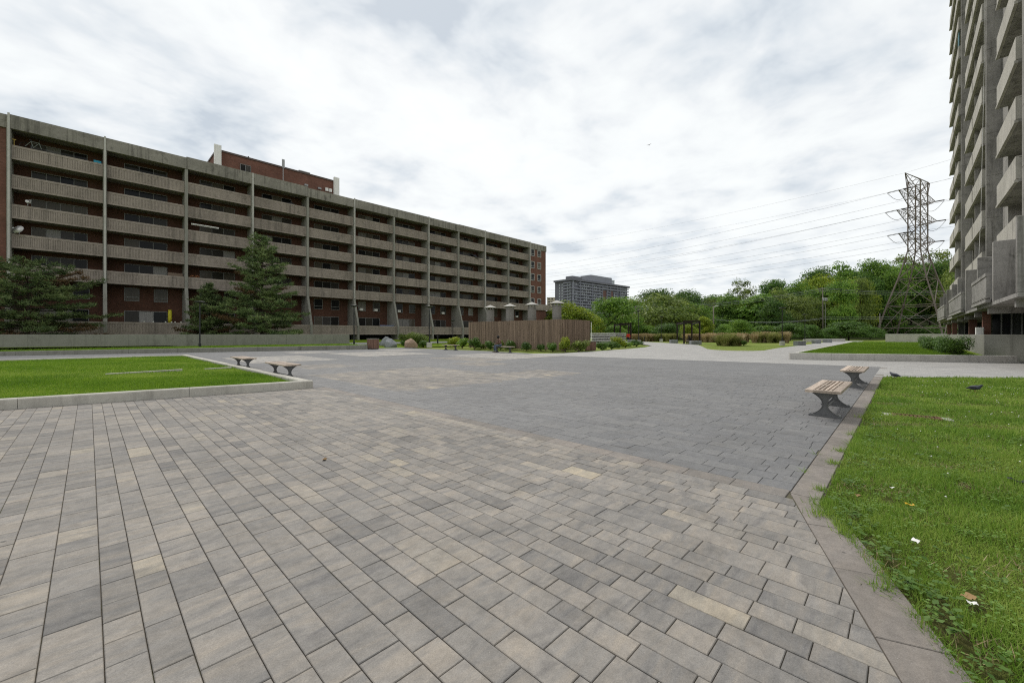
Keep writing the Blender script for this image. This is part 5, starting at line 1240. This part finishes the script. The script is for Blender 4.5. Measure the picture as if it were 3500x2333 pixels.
for k, (px, d, w, h, mat, lab) in enumerate(((1622, 38.5, 1.15, 1.15, LEAF_S, 'dark round shrub by the enclosure left of the seated man'), (1675, 37.5, 1.2, .85, LEAF_B, 'low shrub just behind the seated man'), (1742, 37, 1.1, .9, LEAF_S, 'shrub right behind the bench end of the seated man'),
    (1801, 35, .95, .78, LEAF_B, 'small dark shrub, first right of the seated man bench'), (1850, 34.5, .75, .62, LEAF_B, 'smallest dark shrub, middle of the three before the enclosure'), (1889, 33.4, .92, .78, LEAF_B, 'small dark shrub left of the pale upright shrub'),
    (1932, 32.6, .85, 1.25, LEAF_C, 'upright pale yellow green shrub at the enclosure corner'), (1978, 32.8, 1.3, 1.0, LEAF_D, 'loose leafy shrub before the short face of the enclosure'), (2058, 36, 1.1, .8, LEAF_S, 'leafy shrub right of the litter bin at the enclosure'),
    (2090, 39, 1.5, .75, LEAF_B, 'dark low shrub in front of the white louvred box'), (2116, 43, 1.5, 1.25, LEAF_C, 'pale grassy shrub right of the white louvred box'), (2138, 44, 1.3, .62, LEAF_A, 'bright green shrub before the person in red'), (2176, 48, 1.7, .75, LEAF_B, 'dark rounded shrub at the tip of the bed by the lamp pedestal'),
    (1580, 42, 1.4, 1.1, LEAF_A, 'leafy shrub at the left corner of the slat enclosure'), (1556, 44, 1.6, 1.2, LEAF_C, 'pale shrub left of the enclosure behind the empty bench'), (1645, 39.5, .8, .5, LEAF_D, 'little shrub between the dark shrubs left of the seated man'), (1710, 36.4, .7, .95, LEAF_D, 'thin twiggy shrub beside the man bench'))):
    x, y = at(px, d); shrub(x, y, 0, w, h, mat, lab, FS, k)
x, y = at(1395, 49); shrub(x, y, .1, 1.9, 1.55, LEAF_D, 'feathery olive bush behind the boulders, left half', 'bush pair behind the boulders', 0, True)
x, y = at(1432, 48); shrub(x, y, .1, 2.2, 1.7, LEAF_D, 'feathery olive bush behind the tan boulder, right half', 'bush pair behind the boulders', 1, True)
x, y = at(1446, 45); shrub(x, y, .0, 1.1, .8, LEAF_S, 'low green bush right of the tan boulder', None, 2)
x, y = at(1381, 46.5); shrub(x, y, .0, .9, .75, LEAF_S, 'low green bush between the grey and tan boulders', None, 1)
HG = 'clipped hedge bushes before the tower'
shrub(31.2, -1.95, .2, 1.9, 1.22, LEAF_S, 'rounded hedge bush nearest the camera below the tower', HG, 0, True, 1.25); shrub(34.6, -1.75, .2, 2.6, 1.15, LEAF_S, 'hedge bush behind the nearest one below the tower', HG, 1, True, 1.1); shrub(38.8, -1.5, .2, 2.8, 1.15, LEAF_S, 'hedge bush in the middle of the hedge below the tower', HG, 0, True, 1.1); shrub(43.2, -1.3, .2, 3.0, 1.2, LEAF_S, 'farthest hedge bush below the tower', HG, 1, True, 1.1)
# ------------------------------------------------------------------ ornamental grasses
def grass_mesh(seed, n, h, rad, mat, plume=.3):
    r = np.random.default_rng(seed); a = r.random(n)*6.283; rr_ = rad*.45*np.sqrt(r.random(n)); P = np.column_stack([np.cos(a)*rr_, np.sin(a)*rr_, np.zeros(n)]); hh = h*(.55+.55*r.random(n)); ln = r.random(n)*rad*1.1; wd = .022; sd = np.column_stack([-np.sin(a), np.cos(a), np.zeros(n)])*wd
    mid = P+np.column_stack([np.cos(a)*ln*.35, np.sin(a)*ln*.35, hh*.65]); tip = P+np.column_stack([np.cos(a)*ln, np.sin(a)*ln, hh]); V = np.zeros((n*2, 4, 3)); V[:n, 0] = P-sd; V[:n, 1] = P+sd; V[:n, 2] = mid+sd*.8; V[:n, 3] = mid-sd*.8; k = 1+plume*(r.random(n) < .5)
    V[n:, 0] = mid-sd*.8; V[n:, 1] = mid+sd*.8; V[n:, 2] = tip+sd*k[:, None]*.8; V[n:, 3] = tip-sd*k[:, None]*.3; return quads_mesh('tuft', V, mat, 4)
GM = [grass_mesh(s, 330, 1.15, .62, STRAW) for s in (1, 2)]; GM2 = [grass_mesh(s, 420, 1.1, .7, STRAW_G) for s in (3, 4)]
def gclump(px, d, s, h, me_, label, group):
    x, y = at(px, d); o = link('ornamental_grass', me_, None, (x, y, -.09), rt.uniform(0, 6.28), (s, s, h)); tag(o, label, 'grass clump', group)
for k, px in enumerate(np.arange(2410, 2560, 9.5)): gclump(px, 76+rt.uniform(-1.5, 1.5), 1.25, 1.3+rt.uniform(-.15, .2), GM[k % 2], 'straw coloured grass clump in the long row right of the pergola', 'straw grass row right of the pergola')
for k, px in enumerate(np.arange(2345, 2400, 10)): gclump(px, 78, 1.25, 1.3, GM[k % 2], 'straw coloured grass clump seen behind the pergola', 'straw grass behind the pergola')
for k, px in enumerate(np.arange(2205, 2312, 9.5)): gclump(px, 84+rt.uniform(-1.5, 1.5), 1.35, 1.35+rt.uniform(-.15, .15), (GM2 if k > 3 else GM)[k % 2], 'tall greenish straw grass clump in the row left of the pergola', 'grass row left of the pergola')
for k, px in enumerate(np.arange(2160, 2205, 9)): gclump(px, 84, 1.2, 1.3, GM[k % 2], 'straw grass clump between the red figure and the lamp', 'straw grass by the red figure')
for k, px in enumerate(np.arange(2578, 2690, 8.5)): gclump(px, 71+rt.uniform(-1.5, 1.5), 1.25, 1.45+rt.uniform(-.2, .2), GM2[k % 2] if rt.random() < .6 else GM[k % 2], 'tall grass clump in the bed behind the tall lamp at right', 'grass bed behind the tall lamp')
for k, (px, d) in enumerate(((2462, 53), (2478, 51.5), (2494, 52.5), (2510, 52), (2524, 53), (2486, 54.5), (2504, 54.5))): gclump(px, d, 1.25, 1.15+.12*(k % 3), (GM2 if k != 4 else GM)[k % 2], 'grass clump in the front tuft on the island lawn', 'front grass tuft on the island lawn')
x, y = at(2541, 51); shrub(x, y, 0, .9, .7, LEAF_B, 'low dark shrub at the right side of the front grass tuft', None, 1)
# ------------------------------------------------------------------ people
def person(name, J, E_, rad, regions, mats, hair, label, loc, rz, stripes=None):
    """J joints {name:(x,y,z)}, E_ edges, rad radii, regions: joint -> material index"""
    names = list(J); idx = {n_: i for i, n_ in enumerate(names)}; me = bpy.data.meshes.new(name+'_skeleton'); me.from_pydata([J[n_] for n_ in names], [(idx[a], idx[b]) for a, b in E_], []); ob = link('tmp', me)
    ob.modifiers.new('skin', 'SKIN'); 
    if not me.skin_vertices: raise RuntimeError('no skin layer')
    for n_ in names:
        v = me.skin_vertices[0].data[idx[n_]]; r_ = rad[n_]; v.radius = r_ if hasattr(r_, '__len__') else (r_, r_); v.use_root = (n_ == 'pelvis')
    s = ob.modifiers.new('sub', 'SUBSURF'); s.levels = 2; s.render_levels = 2
    dg = bpy.context.evaluated_depsgraph_get(); nm = bpy.data.meshes.new_from_object(ob.evaluated_get(dg)); bpy.data.objects.remove(ob); nm.name = name
    nm.materials.clear()
    for m_ in mats: nm.materials.append(m_)
    segs = [(Vector(J[a]), Vector(J[b]), regions.get(b, regions.get(a, 0))) for a, b in E_]
    for p in nm.polygons:
        c = p.center; best = None
        for a, b, k in segs:
            ab = b-a; t_ = max(0, min(1, (c-a).dot(ab)/max(ab.length_squared, 1e-9))); dd = (c-(a+ab*t_)).length
            if best is None or dd < best[0]: best = (dd, k)
        p.material_index = best[1]; p.use_smooth = True
    o = link(name, nm, None, loc, rz); tag(o, label, 'person')
    hm = MB(); hx, hy, hz_ = J['head']; hm.lathe([(0, .135), (.06, .12), (.098, .07), (.108, .01), (.10, -.05), (.085, -.08)], 14, (hx-.012, hy, hz_)); link('hair', hm.mesh('hair', hair, True), o)
    fm = MB(); 
    for sy in (-1, 1): fm.lathe([(0, -.012), (.012, 0), (0, .012)], 6, (hx+.088, hy+sy*.032, hz_+.005))
    link('eyes', fm.mesh('eyes', BLACK), o); link('nose', MB().add([(hx+.085, hy-.016, hz_-.035), (hx+.085, hy+.016, hz_-.035), (hx+.118, hy, hz_-.03), (hx+.09, hy, hz_+.01)], [(0, 2, 3), (2, 1, 3), (0, 1, 2), (0, 3, 1)]).mesh('nose', mats[0]), o)
    return o
SKIN = m_plain('skin_brown', (.13, .07, .045), .55); HAIR = m_plain('dark_hair', (.012, .01, .009), .7); JEANS = m_plain('blue_jeans', (.085, .11, .15), .85); SHOE = m_plain('brown_shoe', (.075, .045, .035), .6)
def m_stripe():
    m = Mat('striped_shirt', .85, .2); sp = m.N('ShaderNodeSeparateXYZ'); m.L(m.obj(), sp.inputs[0]); f = m.math('FRACT', m.math('MULTIPLY', m.math('ADD', sp.outputs[2], m.math('MULTIPLY', sp.outputs[0], .35)), 9.5)); m.color(m.ramp(f, [(0, (.075, .028, .022)), (.55, (.075, .028, .022)), (.6, (.36, .25, .19)), (.95, (.36, .25, .19))])); return m.m
SHIRT = m_stripe()
def hand(J, E_, rad, reg, side, wrist, d, grip=.0):
    w = Vector(J[wrist]); d = Vector(d).normalized(); up = Vector((0, 0, 1)); sd = d.cross(up).normalized(); pn = side+'palm'; J[pn] = tuple(w+d*.06); rad[pn] = (.035, .018); reg[pn] = 0; E_.append((wrist, pn))
    for k, (off, ln) in enumerate(((-.027, .065), (-.009, .078), (.009, .074), (.027, .058))):
        a = side+'f%d' % k; b = side+'g%d' % k; J[a] = tuple(w+d*.10+sd*off); J[b] = tuple(w+d*(.10+ln*.8)+sd*off-up*(.03+grip)); rad[a] = rad[b] = .0095; reg[a] = reg[b] = 0; E_ += [(pn, a), (a, b)]
    a = side+'th'; J[a] = tuple(w+d*.075+sd*(.05 if side == 'l' else -.05)); rad[a] = .010; reg[a] = 0; E_.append((pn, a))
def seated(lean=.25):
    J = dict(pelvis=(0, 0, .56), waist=(.03, 0, .74), chest=(.10, 0, .97), neck=(.15, 0, 1.10), head=(.21, 0, 1.21), ls=(.10, .17, 1.02), rs=(.10, -.17, 1.02), le=(.17, .24, .80), re=(.17, -.24, .80), lw=(.38, .12, .70), rw=(.38, -.13, .70),
             lh=(.03, .10, .55), rh=(.03, -.10, .55), lk=(.46, .12, .55), rk=(.44, -.13, .58), la=(.42, .12, .12), ra=(.50, -.11, .12), lt=(.58, .13, .045), rt=(.66, -.11, .045), lhl=(.40, .12, .05), rhl=(.48, -.11, .05))
    E_ = [('pelvis', 'waist'), ('waist', 'chest'), ('chest', 'neck'), ('neck', 'head'), ('chest', 'ls'), ('ls', 'le'), ('le', 'lw'), ('chest', 'rs'), ('rs', 're'), ('re', 'rw'), ('pelvis', 'lh'), ('lh', 'lk'), ('lk', 'la'), ('la', 'lhl'), ('lhl', 'lt'), ('pelvis', 'rh'), ('rh', 'rk'), ('rk', 'ra'), ('ra', 'rhl'), ('rhl', 'rt')]
    rad = dict(pelvis=(.13, .14), waist=(.13, .11), chest=(.15, .12), neck=.055, head=(.088, .115), ls=.075, rs=.075, le=.05, re=.05, lw=.032, rw=.032, lh=.095, rh=.095, lk=.07, rk=.07, la=.045, ra=.045, lt=.035, rt=.035, lhl=.042, rhl=.042)
    reg = dict(pelvis=2, waist=1, chest=1, neck=0, head=0, ls=1, rs=1, le=1, re=1, lw=1, rw=1, lh=2, rh=2, lk=2, rk=2, la=2, ra=2, lt=3, rt=3, lhl=3, rhl=3)
    hand(J, E_, rad, reg, 'l', 'lw', (.9, -.3, -.1), .02); hand(J, E_, rad, reg, 'r', 'rw', (.9, .3, -.1), .02)
    return J, E_, rad, reg
J, E_, rad, reg = seated()
person('person', J, E_, rad, reg, [SKIN, SHIRT, JEANS, SHOE], HAIR, 'man in a striped shirt and jeans sitting on a bench by the slat enclosure', (22.1, 22.5, -.03), R(152))
tag(MB().bbox(0, .008, -.035, .035, 0, .14, .003).build('phone', BLACK, None, False, (21.69, 22.72, .735), R(152)), 'small dark phone held by the seated man', 'phone')
J, E_, rad, reg = seated(); x, y = 59.75, 22.1
person('person', J, E_, rad, reg, [SKIN, m_plain('black_hoodie', (.012, .012, .014), .9), m_plain('black_trousers', (.015, .015, .018), .9), SHOE], HAIR, 'person in black clothes sitting on the bench under the pergola', (x, y+.02, -.03), R(140))
J = dict(pelvis=(0, 0, .93), waist=(0, 0, 1.08), chest=(0, 0, 1.32), neck=(.01, 0, 1.48), head=(.03, 0, 1.60), ls=(0, .19, 1.40), rs=(0, -.19, 1.40), le=(-.02, .25, 1.12), re=(-.02, -.25, 1.12), lw=(.06, .26, .88), rw=(.06, -.26, .88), lh=(0, .10, .88), rh=(0, -.10, .88), lk=(.10, .10, .49), rk=(-.05, -.10, .49), la=(.08, .10, .09), ra=(-.18, -.10, .10), lt=(.22, .11, .03), rt=(-.04, -.11, .03), lhl=(.04, .10, .04), rhl=(-.2, -.1, .05))
_, E_, rad, reg = seated(); E_ = [e for e in E_ if not any(len(q) > 1 and q[1:] in ('palm', 'th') or (len(q) == 3 and q[1] in 'fg' and q[2].isdigit()) for q in e)]
rad = {k: v for k, v in rad.items() if k in J}; reg = {k: v for k, v in reg.items() if k in J}; hand(J, E_, rad, reg, 'l', 'lw', (.25, 0, -1)) if False else None
for sd_, w_ in (('l', 'lw'), ('r', 'rw')):
    wv = Vector(J[w_]); pn = sd_+'palm'; J[pn] = tuple(wv+Vector((.01, 0, -.07))); rad[pn] = (.02, .035); reg[pn] = 0; E_.append((w_, pn))
    for k, (off, ln) in enumerate(((-.027, .07), (-.009, .085), (.009, .08), (.027, .062))):
        a, b = sd_+'f%d' % k, sd_+'g%d' % k; J[a] = tuple(wv+Vector((off, 0, -.11))); J[b] = tuple(wv+Vector((off+.012, 0, -.11-ln))); rad[a] = rad[b] = .0095; reg[a] = reg[b] = 0; E_ += [(pn, a), (a, b)]
    J[sd_+'th'] = tuple(wv+Vector((.055, 0, -.10))); rad[sd_+'th'] = .011; reg[sd_+'th'] = 0; E_.append((pn, sd_+'th'))
x, y = at(2147.5, 63.5); person('person', J, E_, rad, reg, [SKIN, m_plain('red_jacket', (.62, .035, .02), .7), m_plain('navy_trousers', (.015, .02, .03), .85), SHOE], HAIR, 'person in a bright red jacket walking near the far pergola', (x, y, .0), R(200))
# ------------------------------------------------------------------ pigeons and litter
def pigeon(x, y, rz, label):
    me = bpy.data.meshes.new('pg'); me.from_pydata([(-.19, 0, .13), (-.10, 0, .15), (0, 0, .165), (.08, 0, .18), (.12, 0, .225), (.145, 0, .25), (.185, 0, .235)], [(i, i+1) for i in range(6)], []); ob = link('tmp', me); ob.modifiers.new('s', 'SKIN')
    for i, r_ in enumerate(((.034, .012), (.05, .04), (.075, .072), (.065, .065), (.035, .036), (.03, .032), (.006, .006))): me.skin_vertices[0].data[i].radius = r_
    me.skin_vertices[0].data[2].use_root = True; s = ob.modifiers.new('u', 'SUBSURF'); s.levels = 2; nm = bpy.data.meshes.new_from_object(ob.evaluated_get(bpy.context.evaluated_depsgraph_get())); bpy.data.objects.remove(ob)
    nm.materials.clear(); nm.materials.append(m_plain('pigeon_grey', (.055, .06, .075), .6)); nm.polygons.foreach_set('use_smooth', [True]*len(nm.polygons)); o = link('pigeon', nm, None, (x, y, .0), rz, .82); tag(o, label, 'pigeon', 'pigeons on the lawn')
    for sy in (-1, 1):
        MB().add([(.06, sy*.066, .20), (-.05, sy*.076, .20), (-.17, sy*.03, .145), (-.06, sy*.078, .13), (.05, sy*.075, .14), (-.02, sy*.062, .17)], [(0, 1, 3, 4), (1, 2, 3), (0, 5, 1), (4, 3, 5)]).build('wing', m_plain('pigeon_wing', (.03, .033, .042), .6), o)
        MB().path([(.01, sy*.025, .09), (.015, sy*.025, .0), (.05, sy*.028, -.005)], [.006, .005, .004], 5).build('leg', m_plain('pigeon_leg', (.25, .06, .05), .6), o)
pigeon(14.6, -1.2, R(-120), 'grey pigeon feeding on the right lawn near the drain grate'); pigeon(17.4, .22, R(60), 'dark pigeon at the far corner of the right lawn by the path')
def g0(px, py): d = CAM_H*1393.5/(py-1142); return at(px, d)
def scrap(name, px, py, s, mat, label, cat='litter', bend=.3, z=.03):
    x, y = g0(px, py); n = 4; V = []; F = []; r = random.Random(int(px))
    for i in range(n+1):
        for j in range(n+1): V.append(((i/n-.5)*s, (j/n-.5)*s*.7, bend*s*math.sin(i*1.7+r.random())*.4+r.uniform(0, .06)*s))
    for i in range(n):
        for j in range(n): F.append((i*(n+1)+j, (i+1)*(n+1)+j, (i+1)*(n+1)+j+1, i*(n+1)+j+1))
    o = MB().add(V, F).build(name, mat, None, True, (x, y, z), r.random()*6); tag(o, label, cat)
YEL = m_plain('yellow_leaf', (.55, .33, .02), .6); BRN = m_plain('dry_leaf', (.32, .2, .09), .7)
scrap('paper_scrap', 3127, 1862, .06, WHITE, 'crumpled white paper scrap in the grass beside the edging stones'); scrap('paper_scrap', 3323, 2079, .04, WHITE, 'small white scrap on the bare soil near the bottom right')
scrap('paper_scrap', 3049, 1676, .035, WHITE, 'tiny white scrap in the lawn by the band corner'); scrap('fallen_leaf', 3108, 1735, .055, YEL, 'bright yellow leaf lying on the right lawn', 'leaf'); scrap('fallen_leaf', 1109, 1572, .05, BRN, 'dry curled leaf on the blended pavers left of centre', 'leaf', .6, .008)
scrap('fallen_leaf', 2935, 1704, .05, BRN, 'pale dry leaf on the bare soil by the band corner', 'leaf'); scrap('fallen_leaf', 3310, 2058, .06, BRN, 'brown leaf on the bare soil at bottom right', 'leaf'); scrap('plastic_scrap', 3476, 1652, .12, BLACK, 'dark plastic scrap at the right edge of the lawn')
